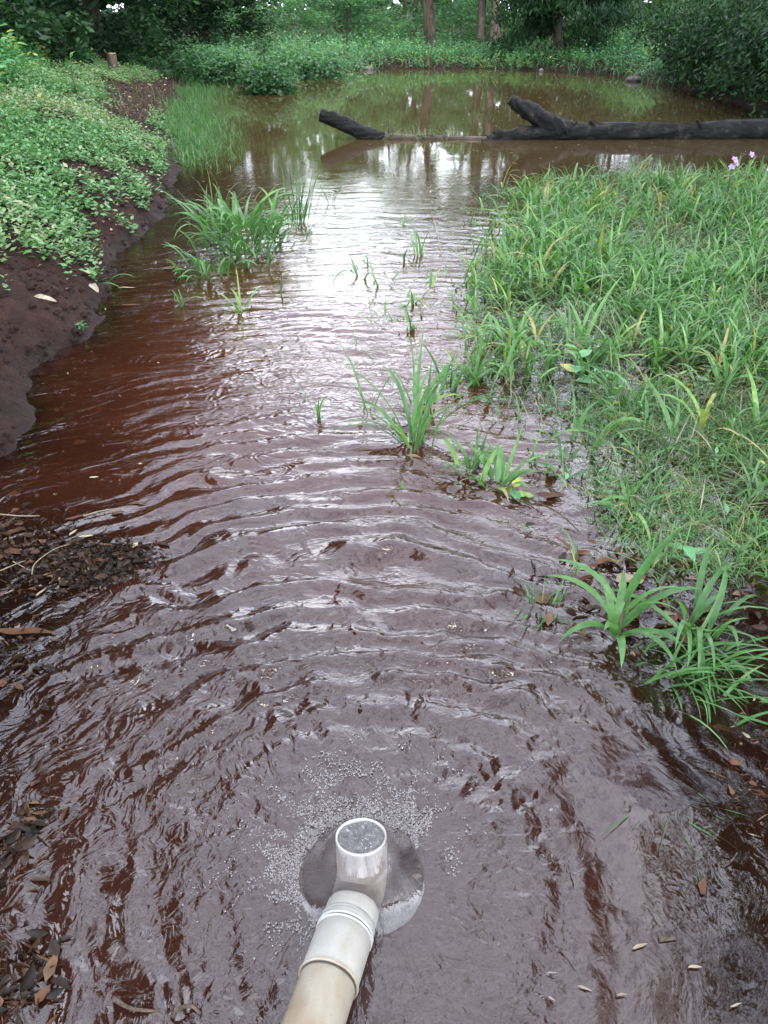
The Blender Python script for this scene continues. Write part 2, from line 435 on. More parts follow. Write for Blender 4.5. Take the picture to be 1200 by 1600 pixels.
def blades(base, az, length, width, elev, bend, segs=4, power=1.4, fold=.0, tint=None, side_bend=0.):
    """arching tapering grass blades, all at once"""
    N = len(base); s = np.linspace(0, 1, segs+1)
    az = np.broadcast_to(az, (N,)).astype(float); length = np.broadcast_to(length, (N,)); width = np.broadcast_to(width, (N,))
    elev = np.broadcast_to(elev, (N,)); bend = np.broadcast_to(bend, (N,))
    sm = (s[1:]+s[:-1])/2
    a = elev[:, None]-bend[:, None]*sm[None]**power
    az2 = az[:, None]+side_bend*sm[None]*(rng.random((N, 1))-.5)*2
    step = (length/segs)[:, None]
    dx = np.cos(a)*np.cos(az2)*step; dy = np.cos(a)*np.sin(az2)*step; dz = np.sin(a)*step
    z0 = np.zeros((N, 1))
    cx = np.concatenate((z0, np.cumsum(dx, 1)), 1)+base[:, :1]
    cy = np.concatenate((z0, np.cumsum(dy, 1)), 1)+base[:, 1:2]
    cz = np.concatenate((z0, np.cumsum(dz, 1)), 1)+base[:, 2:3]
    prof = np.clip(.35+s*4, 0, 1)*np.power(np.clip(1-s**2.2, 0, 1), .8)+.02
    w = width[:, None]*prof[None]/2
    sx = -np.sin(az)[:, None]; sy = np.cos(az)[:, None]
    tilt = (rng.random((N, 1))-.5)*.9
    L = np.stack((cx-sx*w*np.cos(tilt), cy-sy*w*np.cos(tilt), cz-w*np.sin(tilt)), -1)
    R = np.stack((cx+sx*w*np.cos(tilt), cy+sy*w*np.cos(tilt), cz+w*np.sin(tilt)), -1)
    if tint is None: tint = rng.random(N)
    if fold:
        C = np.stack((cx, cy, cz-w*fold), -1)
        v = np.stack((L, C, R), 2)
        k = 3
    else:
        v = np.stack((L, R), 2); k = 2
    v = v.reshape(-1, 3)
    i0 = (np.arange(N)*(segs+1)*k)[:, None, None]
    q = (np.arange(segs)*k)[None, :, None]
    f = []
    for c in range(k-1):
        f.append(i0+q+np.array((c, c+1, c+1+k, c+k))[None, None])
    f = np.concatenate([x.reshape(-1, 4) for x in f])
    return v, f, np.repeat(tint, (segs+1)*k)

def leaves(pos, axis, nrm, length, width, fold=.15, tint=None, six=True):
    """small folded leaves: base at pos, along axis, facing nrm"""
    N = len(pos)
    axis = axis/np.linalg.norm(axis, axis=1, keepdims=True)
    side = np.cross(nrm, axis); side /= np.linalg.norm(side, axis=1, keepdims=True)+1e-9
    up = np.cross(axis, side)
    L = np.broadcast_to(length, (N,))[:, None]; W = np.broadcast_to(width, (N,))[:, None]/2
    if tint is None: tint = rng.random(N)
    if six:
        v = np.stack((pos, pos+axis*L*.3+side*W*.95+up*W*fold, pos+axis*L*.68+side*W*.7+up*W*fold*.6-up*L*.05,
                      pos+axis*L-up*L*.14,
                      pos+axis*L*.68-side*W*.7+up*W*fold*.6-up*L*.05, pos+axis*L*.3-side*W*.95+up*W*fold), 1).reshape(-1, 3)
        i = (np.arange(N)*6)[:, None]
        f = np.concatenate((i+np.array((0, 3, 2, 1))[None], i+np.array((0, 5, 4, 3))[None]))
        return v, f, np.repeat(tint, 6)
    v = np.stack((pos, pos+axis*L*.45+side*W+up*W*fold, pos+axis*L, pos+axis*L*.45-side*W+up*W*fold), 1).reshape(-1, 3)
    i = (np.arange(N)*4)[:, None]
    f = np.concatenate((i+np.array((0, 2, 1))[None], i+np.array((0, 3, 2))[None]))
    return v, f, np.repeat(tint, 4)

def rand_dirs(N, zlo=-1, zhi=1):
    z = rng.uniform(zlo, zhi, N); a = rng.uniform(0, 2*math.pi, N); r = np.sqrt(1-z*z)
    return np.stack((r*np.cos(a), r*np.sin(a), z), 1)

def tube(path, radii, seg=12, rough=.0, nfreq=3., caps=True, seed=0, flat=1.):
    path = np.asarray(path, float); n = len(path)
    radii = np.broadcast_to(np.asarray(radii, float), (n,))
    T = np.gradient(path, axis=0); T /= np.linalg.norm(T, axis=1, keepdims=True)
    ref = np.array((0, 0, 1.)) if abs(T[0][2]) < .9 else np.array((0, 1., 0))
    U = np.zeros_like(path); u = np.cross(T[0], ref); u /= np.linalg.norm(u)
    for i in range(n):
        u = u-T[i]*np.dot(u, T[i]); u /= np.linalg.norm(u); U[i] = u
    V = np.cross(T, U)
    a = np.linspace(0, 2*math.pi, seg, endpoint=False)
    r = radii[:, None]*np.ones((1, seg))
    if rough:
        ii = np.arange(n)[:, None]
        r = r*(1+rough*(fbm(np.cos(a)[None]*nfreq+seed*7.1+20, np.sin(a)[None]*nfreq+ii*.35+seed*3.3+20, 4)))
    v = path[:, None]+U[:, None]*(np.cos(a)[None, :, None]*r[..., None])+V[:, None]*(np.sin(a)[None, :, None]*r[..., None]*flat)
    v = v.reshape(-1, 3)
    i = np.arange(n-1)[:, None]*seg; j = np.arange(seg)[None]; j2 = (j+1) % seg
    f = np.stack((i+j, i+j2, i+seg+j2, i+seg+j), -1).reshape(-1, 4)
    if caps:
        v = np.concatenate((v, path[:1]-T[:1]*radii[0]*.12, path[-1:]+T[-1:]*radii[-1]*.12))
        c0, c1 = n*seg, n*seg+1
        jj = np.arange(seg); k = (jj+1) % seg
        f1 = np.stack((np.full(seg, c0), k, jj, jj), -1); f2 = np.stack((np.full(seg, c1), (n-1)*seg+jj, (n-1)*seg+k, (n-1)*seg+k), -1)
        tri = np.concatenate((f1[:, :3], f2[:, :3]))
        return v, [f, tri]
    return v, [f]

def add_tube(g, *a, tint=.5, **k):
    v, fs = tube(*a, **k)
    base = g.n; g.add(v, fs[0], tint)
    for f in fs[1:]: g.f.setdefault(f.shape[1], []).append(f+base)

def spline(pts, n=20):
    pts = np.asarray(pts, float); m = len(pts)
    t = np.linspace(0, m-1, n); out = []
    for x in t:
        i = min(int(x), m-2); u = x-i
        p0, p1, p2, p3 = pts[max(i-1, 0)], pts[i], pts[i+1], pts[min(i+2, m-1)]
        out.append(.5*((2*p1)+(-p0+p2)*u+(2*p0-5*p1+4*p2-p3)*u*u+(-p0+3*p1-3*p2+p3)*u**3))
    return np.array(out)

# ------------------------------------------------------------------ terrain
shore_px = [(0, 705), (45, 625), (75, 565), (138, 512), (165, 450), (198, 392), (248, 335), (272, 275), (275, 220), (268, 175), (300, 138),
            (345, 118), (450, 110), (600, 107), (760, 107), (880, 112), (960, 118), (1010, 128), (1080, 142), (1150, 160), (1200, 178)]
shore = [tuple(P(x, y)[:2]) for x, y in shore_px]
shore += [(9.5, 10.5), (14, 7), (13, -3), (6, -6), (-2.2, -5), (-2.1, -.6), (-1.72, .6), (-1.9, 1.2), (-2.0, 1.9)]
FAR_Y = P(600, 107)[1]

def sd_pond(x, y):
    d = segdist(x, y, shore)
    return np.where(inpoly(x, y, shore), -d, d)

def terrain(x, y):
    d = sd_pond(x, y)
    d = d+.12*fbm(x*1.6, y*1.6, 3)+.075*fbm(x*6, y*6, 4)
    left = sstep(1.0, -1.5, x-.0*y)*sstep(-1, 1.5, y)*sstep(24, 15, y)
    right = sstep(5, 9, x)*sstep(7, 12, y)
    # steep red bank on the left, low banks elsewhere
    bl = .70*(1-np.exp(-np.clip(d, 0, None)*1.35))+.16*sstep(1.5, 7, d)
    bf = .30*(1-np.exp(-np.clip(d, 0, None)*1.5))+.55*sstep(4, 22, d)
    br = .9*(1-np.exp(-np.clip(d, 0, None)*.7))
    up = bf*(1-left)+bl*left
    up = up*(1-right)+br*right
    up = up+sstep(0, .5, d)*(.06*fbm(x*1.1+40, y*1.1, 4)+.045*fbm(x*4.5, y*4.5, 4))+sstep(0, .15, d)*.02*fbm(x*20, y*20, 3)
    din = np.clip(-d, 0, None)
    deep = -.34*(1-np.exp(-din*.55))-.02*sstep(0, .1, din)
    # shallow shelf under the grass on the right and under the litter on the left
    px, py = proj(x, y, np.zeros_like(x))
    shelf = sstep(.15, 1.0, x+.0*y-.25*np.sin(y*1.1)+.35*fbm(x*.8, y*.8, 3)-.06*y+.25)*sstep(10.5, 8.5, y)
    near_r = sstep(.30, .8, x-.12*y)*sstep(4, 1.5, y)*(.55+.8*sstep(1.0, 1.6, y))
    deep = deep*(1-.86*np.clip(shelf+near_r*.6, 0, 1))
    lit = sstep(-.72, -1.12, x)*sstep(2.8, 2.2, y)
    deep = deep*(1-.75*lit)
    deep = deep+sstep(0, .3, din)*(.018*fbm(x*3, y*3, 4)+.008*fbm(x*14, y*14, 3))
    return np.where(d > 0, up, np.minimum(deep, -.004))

def polar_grid(r, a, wrap=False):
    nr, na = len(r), len(a)
    R, A = np.meshgrid(r, a, indexing='ij')
    i = np.arange(nr-1)[:, None]*na
    j = np.arange(na if wrap else na-1)[None]; j2 = (j+1) % na
    f = np.stack((i+j, i+j2, i+na+j2, i+na+j), -1).reshape(-1, 4)
    return R*np.sin(A), R*np.cos(A), f

X, Y, F = polar_grid(np.concatenate((np.geomspace(.25, 12, 330), np.geomspace(12.2, 170, 90))),
    np.concatenate((np.linspace(-.72, .62, 270, endpoint=False), np.linspace(.62, 2*math.pi-.72, 50, endpoint=False))), True)
Z = terrain(X, Y)
dd = sd_pond(X, Y)
moss = sstep(.2, 2.5, dd)*.8*(1-sstep(2.2, 0, np.abs(dd-.9))*sstep(14, 9, Y)*.6)
v = np.stack((X, Y, Z), -1).reshape(-1, 3)
v = np.concatenate((v, [[0, 0, -.3]])); nc = len(v)-1
tri = np.stack((np.full(320, nc), (np.arange(320)+1) % 320, np.arange(320)), -1)
tag(mesh_obj('ground', v, [F, tri], 'soil', smooth=True, attrs={'moss': np.append(moss.ravel(), 0)}), kind='structure')

def ground_z(x, y):
    return terrain(np.atleast_1d(np.asarray(x, float)), np.atleast_1d(np.asarray(y, float)))

# ------------------------------------------------------------------ water
WX, WY, WF = polar_grid(np.concatenate((np.geomspace(.3, 9, 540), np.geomspace(9.05, 32, 100))),
    np.concatenate((np.linspace(-1.3, -.62, 50, endpoint=False), np.linspace(-.62, .62, 400, endpoint=False), np.linspace(.62, 1.3, 50))))
r = np.hypot(WX-OUT[0], WY-OUT[1]); th = np.arctan2(WX-OUT[0], WY-OUT[1])
wrp = .13*fbm(WX*2.0+5, WY*2.0, 3)+.03*fbm(WX*5, WY*5, 2)
amp = .0066*np.exp(-r/6.5)*sstep(.14, .5, r)*(.35+1.1*np.clip(.5+fbm(WX*1.7+9, WY*1.7, 3), 0, 1))
patch = np.clip(.5+.9*fbm(th*3+11, r*1.1+3, 3), 0, 1)
patch2 = .4+.9*np.clip(.5+1.2*fbm(WX*1.1+31, WY*1.1, 2), 0, 1)
calm = 1-.965*sstep(.22, .6, WX)*sstep(1.7, 1.15, WY)-.35*sstep(1.05, .8, WY)*sstep(.5, .1, WX)
calm = np.minimum(calm, 1-.8*sstep(.55, .95, WX-.0*WY)*sstep(4.0, 3.0, WY))             # quiet corner by the right foot
calm_l = 1-.72*sstep(-.45, -1.25, WX-.0*WY)*sstep(5.5, 4.0, WY)*sstep(1.5, 2.2, WY)
damp_far = sstep(11, 6.5, WY)
H = amp*((.5+1.0*patch)*np.sin(2*math.pi*(r+.9*wrp)/.12)+.6*np.sin(2*math.pi*(r+1.5*wrp)/.072+1.3)*patch+4.4*patch2*(.6-np.abs(fbm((r+wrp)*7.5, th*5.5+60, 2))*3.0)*.16+1.7*fbm((r+wrp)*12, th*8+80, 2))
H += .0022*fbm((r+.3*wrp)*11, th*r.clip(.3, 3)*4.0+50, 3)*np.exp(-r/3.5)*sstep(.14, .4, r)
H *= calm*calm_l*damp_far
H += .0035*fbm(WX*13+3, WY*13, 3)*sstep(.55, .2, r)*sstep(.1, .16, r)           # churned ring about the bell
H += .0007*fbm(WX*4, WY*4, 2)*(1-.6*damp_far)*sstep(24, 10, WY)
H += .0012*fbm(WX*2.2, WY*5.5, 3)*calm*sstep(12, 6, WY)
H += .0065*sstep(.25, .6, WX)*sstep(1.9, 1.3, WY)*fbm(WX*3.2+7, WY*3.2, 2)+.0016*sstep(.25, .6, WX)*sstep(1.9, 1.3, WY)*(.3-np.abs(fbm(WX*4+17, WY*4, 2)))
chop = (.2+.62*np.exp(-r/2.8)*sstep(-.2, .9, r))*sstep(11, 4.5, WY)*(calm*.98+.02)*calm_l*(.45+.8*np.clip(.5+fbm(WX*1.3, WY*1.3+4, 3), 0, 1))+.004+.028*sstep(14, 6, WY)*sstep(2.5, 4.5, WY)
wz = terrain(WX, WY)
keep = (wz < .03)
kf = keep.ravel()[WF].any(axis=1)
hole = (r.ravel()[WF].max(axis=1) < .052)
tag(mesh_obj('pond_water', np.stack((WX, WY, H), -1).reshape(-1, 3), WF[kf & ~hole], 'water', smooth=True,
             attrs={'depth': np.clip(-wz, 0, 1).ravel(), 'chop': chop.ravel()}), kind='structure')

# ------------------------------------------------------------------ the outlet pipe
RIM = np.array((P(564, 1306, .135)[0], P(564, 1306, .135)[1], .135))
ELB = np.array((RIM[0]+.002, RIM[1]-.028, .012))
PEND = P(490, 1600, .075)
dirp = (PEND-ELB); Lp = np.linalg.norm(dirp); dirp /= Lp
pipe = thing('plastic_pipe', 'white plastic drain pipe ending in an upturned elbow that pours into the pond', 'pipe', (ELB[0], ELB[1], 0))
O3 = np.array((ELB[0], ELB[1], 0))
RP = .0535

def ring_tube(path, ro, ri, seg=40):       # open tube with wall thickness
    v1, f1 = tube(path, ro, seg, caps=False); v2, f2 = tube(path, ri, seg, caps=False)
    n = len(path); g = Geo(); g.add(v1, f1[0]); b = g.n; g.add(v2, f2[0][:, ::-1])
    j = np.arange(seg); k = (j+1) % seg
    for e, flip in ((0, False), ((n-1)*seg, True)):
        q = np.stack((e+k, e+j, b+e+j, b+e+k), -1)
        g.f[4].append(q[:, ::-1] if flip else q)
    return g
up_dir = (RIM-ELB)/np.linalg.norm(RIM-ELB)
# curved elbow from the rim down and round to the socket
c_pts = [RIM, RIM-up_dir*.035, ELB+up_dir*.034, ELB+up_dir*.012+dirp*.012, ELB+dirp*.04, ELB+dirp*.075]
g = ring_tube(spline(c_pts[:3], 8), RP, RP-.0035); g.build('elbow_mouth', 'pvc_wet', pipe, True, O3)
g = ring_tube(spline(c_pts[2:], 14), RP-.0002, RP-.004); g.build('elbow_bend', 'pvc', pipe, True, O3)
def section(name, a, b, ro, mat, ri=None, n=6):
    pts = np.array([ELB+dirp*(a+(b-a)*t) for t in np.linspace(0, 1, n)])
    rr = np.full(n, ro); rr[0] -= .0015; rr[-1] -= .0015
    e = .0016/(b-a)
    pts = np.array([ELB+dirp*(a+(b-a)*t) for t in (0, e, .33, .66, 1-e, 1)])
    return ring_tube(pts, rr, (ri or ro-.005)).build(name, mat, pipe, True, O3)
section('socket', .070, .108, RP+.0016, 'pvc')
section('collar_ring', .1075, .1115, RP+.0036, 'pvc_wet')
section('socket', .1115, .127, RP+.0020, 'pvc')
section('collar_ring', .1268, .1318, RP+.0052, 'pvc_wet')
section('collar_groove', .1318, .1348, RP+.0008, 'seal')
section('collar_ring', .1348, .1402, RP+.0054, 'pvc_wet')
section('coupling', .1402, .236, RP+.0034, 'pvc')
section('coupling_lip', .2355, .2415, RP+.0058, 'pvc_old')
section('coupling_seal', .2415, .2450, RP+.0012, 'seal')
section('pipe_length', .2450, 1.15, RP+.0006, 'pvc_old')

# water welling in the mouth and the bell of water round it
na, nr = 64, 18
a = np.linspace(0, 2*math.pi, na, endpoint=False)
rr = np.linspace(0, RP-.0045, nr)
A, R_ = np.meshgrid(a, rr); xx = RIM[0]+R_*np.sin(A); yy = RIM[1]+R_*np.cos(A)
zz = RIM[2]-.006-(yy-RIM[1])*(RIM[1]-ELB[1])/(RIM[2]-ELB[2])-.004*fbm(xx*30, yy*30, 2)+.007*fbm(xx*85, yy*85, 3)*sstep(RP, RP*.7, R_)
i = np.arange(nr-1)[:, None]*na; j = np.arange(na)[None]; j2 = (j+1) % na
gridf = np.stack((i+j, i+j2, i+na+j2, i+na+j), -1).reshape(-1, 4)
tag(mesh_obj('welling_water', np.stack((xx, yy, zz), -1).reshape(-1, 3), gridf, 'aerated', smooth=True,
             attrs={'depth': np.full(xx.size, .02), 'chop': np.full(xx.size, .9)}), kind='stuff')
prof = spline([(RP+.0006, .1315), (RP+.003, .129), (.066, .114), (.080, .090), (.095, .058), (.113, .028), (.130, .007), (.146, -.006)], 26)
A, I = np.meshgrid(a, np.arange(26)); PR = prof[I, 0]; PZ = prof[I, 1]
t = I/25.
tt_ = np.clip(t*1.6, 0, 1); bx = RIM[0]+.0*tt_; by = RIM[1]-.006*tt_
lean_ = (RIM[1]-ELB[1])/(RIM[2]-ELB[2])
PR = PR*(1+.07*t*fbm(np.cos(A)*1.2+3, np.sin(A)*1.2+3, 2))
xx = bx+PR*np.sin(A); yy = by+PR*np.cos(A); zz = PZ-(yy-by)*lean_*(1-tt_)+.0035*fbm(np.cos(A)*7, np.sin(A)*7+3, 2)*np.sqrt(t)*(1-t)
i = np.arange(25)[:, None]*na
bf_ = np.stack((i+j, i+j2, i+na+j2, i+na+j), -1).reshape(-1, 4)
tag(mesh_obj('water_bell', np.stack((xx, yy, zz), -1).reshape(-1, 3), bf_, 'sheet', smooth=True,
             attrs={'depth': np.full(xx.size, .02), 'chop': np.full(xx.size, .06)}), kind='stuff')

# froth: thousands of bubbles in curling rafts round the bell
N = 110000
fr_r = .132+rng.random(N)**1.5*.60; fr_a = rng.uniform(-math.pi, math.pi, N)
bx = OUT[0]+fr_r*np.sin(fr_a); by = OUT[1]+fr_r*np.cos(fr_a)
cur = fbm(bx*9+30, by*9, 4, .6); rid = 1-np.abs(cur)*4.2
dens = np.clip(rid, 0, 1)*np.exp(-(fr_r-.14)/.20)*1.5
upl = np.clip(.6+.5*np.cos(fr_a+.45), 0.22, 1)                     # more on the far and left side
dens *= upl
dens += .9*np.exp(-((fr_r-.165)/.03)**2)*np.clip(.4+1.6*fbm(bx*7, by*7+60, 2), 0, 1)*np.clip(.35+np.cos(fr_a+.6), 0, 1)
k = rng.random(N) < np.clip(dens*1.9-.5, 0, 1)
bx, by, fr_r = bx[k][:9000], by[k][:9000], fr_r[k][:9000]
N = len(bx); br = .0007+.0022*rng.random(N)**1.8+(rng.random(N) < .02)*.0018
ico = []
for zc, rc, cnt in ((-.35, .93, 6), (.35, .93, 6), (.8, .58, 6)):
    for q in range(cnt):
        an = 2*math.pi*(q+(.5 if zc > 0.1 else 0))/cnt; ico.append((rc*math.cos(an), rc*math.sin(an), zc))
ico.append((0, 0, 1.)); ico = np.array(ico)
fq = [(q, (q+1) % 6, 6+(q+1) % 6, 6+q) for q in range(6)]+[(6+q, 6+(q+1) % 6, 12+(q+1) % 6, 12+q) for q in range(6)]
ft = [(12+q, 12+(q+1) % 6, 18) for q in range(6)]
V = (ico[None]*br[:, None, None]*np.array((1, 1, .8))+np.stack((bx, by, np.full(N, .0006)+rng.uniform(-.001, .0015, N)), 1)[:, None]).reshape(-1, 3)
off = (np.arange(N)*19)[:, None, None]
tag(mesh_obj('froth', V, [(off+np.array(fq)[None]).reshape(-1, 4), (off+np.array(ft)[None]).reshape(-1, 3)], 'bubble', smooth=True), kind='stuff')

# ------------------------------------------------------------------ logs
LOG_Y = P(900, 217)[1]
def log_thing(name, label, base):
    return thing(name, label, 'log', base)
lg = log_thing('fallen_log', 'long charred log lying across the pond on the right with one upturned branch', (PY(900, 217, LOG_Y)[0], LOG_Y, 0))
o3 = np.array(lg.location)
g = Geo()
pts = [PY(762, 216, LOG_Y-.12), PY(800, 211, LOG_Y-.02), PY(860, 206, LOG_Y), PY(940, 206, LOG_Y), PY(1040, 206, LOG_Y+.03), PY(1120, 205, LOG_Y+.06), PY(1200, 203, LOG_Y+.1), PY(1330, 200, LOG_Y+.12)]
add_tube(g, spline(pts, 60), np.interp(np.linspace(0, 7, 60), range(8), [.040, .088, .115, .112, .12, .13, .145, .17]), 30, rough=.34, nfreq=2.2, seed=1)
g.build('trunk', 'wet_log', lg, True, o3)
g = Geo()
pts = [PY(885, 204, LOG_Y), PY(868, 197, LOG_Y), PY(848, 186, LOG_Y-.02), PY(824, 172, LOG_Y-.03), PY(808, 163, LOG_Y-.03), PY(797, 155, LOG_Y-.03)]
add_tube(g, spline(pts, 26), np.interp(np.linspace(0, 5, 26), range(6), [.13, .13, .115, .10, .088, .060]), 24, rough=.45, nfreq=2.2, seed=2)
g.build('branch', 'wet_log', lg, True, o3)
g = Geo()
add_tube(g, spline([PY(790, 212, LOG_Y-.05), PY(778, 209, LOG_Y-.08), PY(771, 205, LOG_Y-.1)], 8), [.06, .06, .065, .065, .06, .05, .04, .03], 10, rough=.4, seed=3)
add_tube(g, spline([PY(800, 215, LOG_Y-.05), PY(775, 222, LOG_Y-.16), PY(752, 219, LOG_Y-.2)], 8), np.linspace(.055, .02, 8), 9, rough=.4, seed=4)
g.build('knot', 'wet_log', lg, True, o3)

for (a0, a1, r_) in (((930, 199), (922, 188), .03), ((1010, 198), (1016, 190), .022), ((1095, 196), (1088, 187), .028), ((893, 199), (902, 190), .03)):
    g = Geo(); add_tube(g, spline([PY(a0[0], a0[1]+5, LOG_Y-.03), PY(a0[0], a0[1], LOG_Y-.04), PY(a1[0], a1[1], LOG_Y-.05)], 6), np.linspace(r_*1.5, r_*.5, 6), 8, rough=.4, seed=a0[0])
    g.build('branch_stub', 'wet_log', lg, True, o3)
lg2 = log_thing('fallen_log', 'half sunken log left of centre with its blunt dark end raised out of the water', (PY(580, 213, LOG_Y)[0], LOG_Y, 0))
o3 = np.array(lg2.location)
g = Geo()
pts = [PY(500, 179, LOG_Y+.05), PY(520, 186, LOG_Y+.04), PY(545, 197, LOG_Y), PY(570, 208, LOG_Y), PY(600, 214, LOG_Y)]
add_tube(g, spline(pts, 30), np.interp(np.linspace(0, 4, 30), range(5), [.075, .098, .10, .09, .07]), 26, rough=.3, nfreq=2.0, seed=5)
g.build('raised_end', 'wet_log', lg2, True, o3)
g = Geo()
pts = [PY(585, 214.5, LOG_Y), PY(640, 217, LOG_Y), PY(700, 218, LOG_Y), PY(770, 219, LOG_Y-.05)]
add_tube(g, spline(pts, 40), np.interp(np.linspace(0, 3, 40), range(4), [.07, .055, .05, .04]), 12, rough=.35, nfreq=2, seed=6)
g.build('sunken_part', 'sunk_log', lg2, True, o3)
g = Geo()
c = PY(608, 208, LOG_Y)
add_tube(g, [PY(606, 214, LOG_Y), PY(608, 200, LOG_Y), PY(608, 178, LOG_Y+.03)], [.02, .014, .004], 6, rough=.2, seed=7)
g.build('twig', 'twig', lg2, True, o3)

def twig_heap(name, pts, n, L, spread, mat_t='twig', hz=.03, tint=None):
    g = Geo()
    for q in range(n):
        p = np.array(pts[rng.integers(len(pts))])+np.append(rng.normal(0, spread, 2), abs(rng.normal(0, hz)))
        d = rand_dirs(1, -.15, .35)[0]*L*rng.uniform(.4, 1.2)
        add_tube(g, spline([p-d/2, p+rand_dirs(1)[0]*L*.08, p+d/2], 5), np.linspace(.004, .0018, 5)*(L/.2), 4, tint=rng.random())
    return g.build(name, mat_t)
# twigs and grass caught on the sunken log
cp = [PY(x, 216, LOG_Y-.03) for x in (600, 620, 645, 660, 672, 684, 696, 704)]
g = Geo()
cpa = np.array(cp)
bs = cpa[rng.integers(0, len(cp), 130)]+np.stack((rng.normal(0, .08, 130), rng.normal(0, .04, 130), rng.uniform(.0, .05, 130)), 1)
g.add(*blades(bs, rng.uniform(0, 6.28, 130), rng.uniform(.08, .28, 130), .012, rng.uniform(-.1, 1.2, 130), rng.uniform(.2, 1.6, 130), 4))
tag(g.build('caught_debris', 'wiry'), 'tangle of dry grass and twigs caught on the sunken middle of the left log', 'debris', kind='stuff')

# ------------------------------------------------------------------ trees
def tree(name, label, x, y, h, cr, cb, nleaf, lsize, leaf, bark='bark', tr=.12, lean=(0, 0), aspect=.45, droop=0., group=None,
         flat=1., nclump=40, clump=.5, trunks=1, dens_edge=.55, cat='tree', limbs=7, skirt=0, sk_h=2.6, sk_r=None):
    z0 = float(ground_z(x, y)[0])-.05
    t = thing(name, label, cat, (x, y, z0), group)
    st = rng.integers(1000)
    g = Geo(); tips = []
    cc = np.array((lean[0]*h, lean[1]*h, (cb+h)/2))
    top = np.array((lean[0]*h, lean[1]*h, h*.86))
    for q in range(trunks):
        o_ = np.array((rng.normal(0, .22), rng.normal(0, .15), 0)) if q else np.zeros(3)
        path = spline([o_, o_+np.array((rng.normal(0, .12), rng.normal(0, .12), h*.25))+.15*np.append(np.array(lean)*h, 0), o_*2+top*.55+np.append(rng.normal(0, .2, 2), 0), top+o_*3], 18)
        rad = np.linspace(1, .22, 18)**1.1*tr*(1 if q == 0 else .75); rad[0] *= 1.35; rad[1] *= 1.12
        add_tube(g, path, rad, 10, rough=.22, nfreq=1.6, seed=int(st)+q)
        for k_ in range(limbs):
            i0 = rng.integers(6, 16); p0 = path[i0]
            d = rand_dirs(1, -.1, .75)[0]; e = cc+d*np.array((cr*.8, cr*.8, (h-cb)*.42*flat))
            pm = (p0+e)/2+np.array((0, 0, .12*cr))
            lp = spline([p0, pm, e], 9)
            add_tube(g, lp, np.linspace(rad[i0]*.6, .012, 9), 6, rough=.15, seed=int(st)+k_)
            tips += [lp[8], lp[6], lp[5]]
    g.build('trunk', bark, t, True)
    tips = np.array(tips)
    # leaf clumps spread through the crown volume
    cd = rand_dirs(nclump); rr_ = rng.random(nclump)**dens_edge
    cl = cc+cd*rr_[:, None]*np.array((cr, cr, (h-cb)/2*flat))*rng.uniform(.7, 1.3, (nclump, 1))
    cl[:, 2] = np.maximum(cl[:, 2], cb+.05)
    cl = np.concatenate((cl, tips))
    sz = rng.uniform(.55, 1.25, len(cl))*clump
    wgt = sz**2; wgt /= wgt.sum()
    ci = rng.choice(len(cl), nleaf, p=wgt)
    p = cl[ci]+rng.normal(0, .55, (nleaf, 3))*sz[ci][:, None]*np.array((1, 1, .62))
    p[:, 2] = np.maximum(p[:, 2], .02)
    ax = rand_dirs(nleaf, -.7, .4); ax[:, 2] -= droop
    nr_ = rand_dirs(nleaf, .2, 1)
    L = lsize*rng.uniform(.6, 1.35, nleaf)
    tint = np.clip(rng.normal(.42, .2, nleaf)+rng.normal(0, .16, len(cl))[ci], 0, 1)
    v, f, tt = leaves(p, ax, nr_, L, L*aspect, .2, tint, False)
    if skirt:                                  # low branches and suckers round the foot
        ns_ = 46; sr = sk_r or cr
        a_ = rng.uniform(0, 6.28, ns_); q_ = np.sqrt(rng.random(ns_))*sr
        sc_ = np.stack((q_*np.cos(a_), q_*np.sin(a_), rng.uniform(.1, sk_h, ns_)), 1)
        ci = rng.integers(0, ns_, skirt); s_ = rng.uniform(.25, .55, ns_)[ci]
        p = sc_[ci]+rng.normal(0, .6, (skirt, 3))*s_[:, None]*np.array((1, 1, .6)); p[:, 2] = np.maximum(p[:, 2], .02)
        ax = rand_dirs(skirt, -.7, .4); ax[:, 2] -= droop; L = min(lsize, .2)*.75*rng.uniform(.5, 1.3, skirt)
        v2, f2, t2 = leaves(p, ax, rand_dirs(skirt, .2, 1), L, L*aspect, .2, np.clip(rng.normal(.5, .2, skirt)+rng.normal(0, .16, ns_)[ci], 0, 1), False)
        f = np.concatenate((f, f2+len(v))); v = np.concatenate((v, v2)); tt = np.concatenate((tt, t2))
    mesh_obj('crown', v, f, leaf, t, attrs={'tint': tt})
    return t

def gpt(px, py, z=.4):
    p = P(px, py, z); return float(p[0]), float(p[1])

# three trunks standing on the far bank
x, y = gpt(677, 80, .35); tree('tree', 'dark slender trunk standing alone on the far bank, left of the paired trunks', x, y+1, 8.5, 2.6, 2.8, 6500, .13, 'mid_leaf', 'bark', .21, (.03, 0), clump=.6)
x, y = gpt(764, 74, .35); tree('tree', 'left one of the two pale trunks close together on the far bank', x, y+2.5, 8.0, 2.2, 3.2, 4500, .13, 'pale_leaf', 'bark_pale', .19, (-.02, .02), clump=.6)
x, y = gpt(783, 74, .35); tree('tree', 'right one of the two pale trunks, leaning to the right', x, y+2, 8.6, 2.4, 3.2, 5000, .13, 'pale_leaf', 'bark_pale', .22, (.05, .02), clump=.6)
# low-hanging dark tree right of them
x, y = gpt(880, 88, .3); tree('leafy_tree', 'dark tree right of the pale trunks whose long leaves hang down to the weeds', x, y+.8, 7.2, 2.5, .25, 16000, .27, 'dark_leaf', 'bark', .16, aspect=.28, droop=.9, clump=.45, nclump=90, skirt=16000, sk_h=2.4, sk_r=2.2)
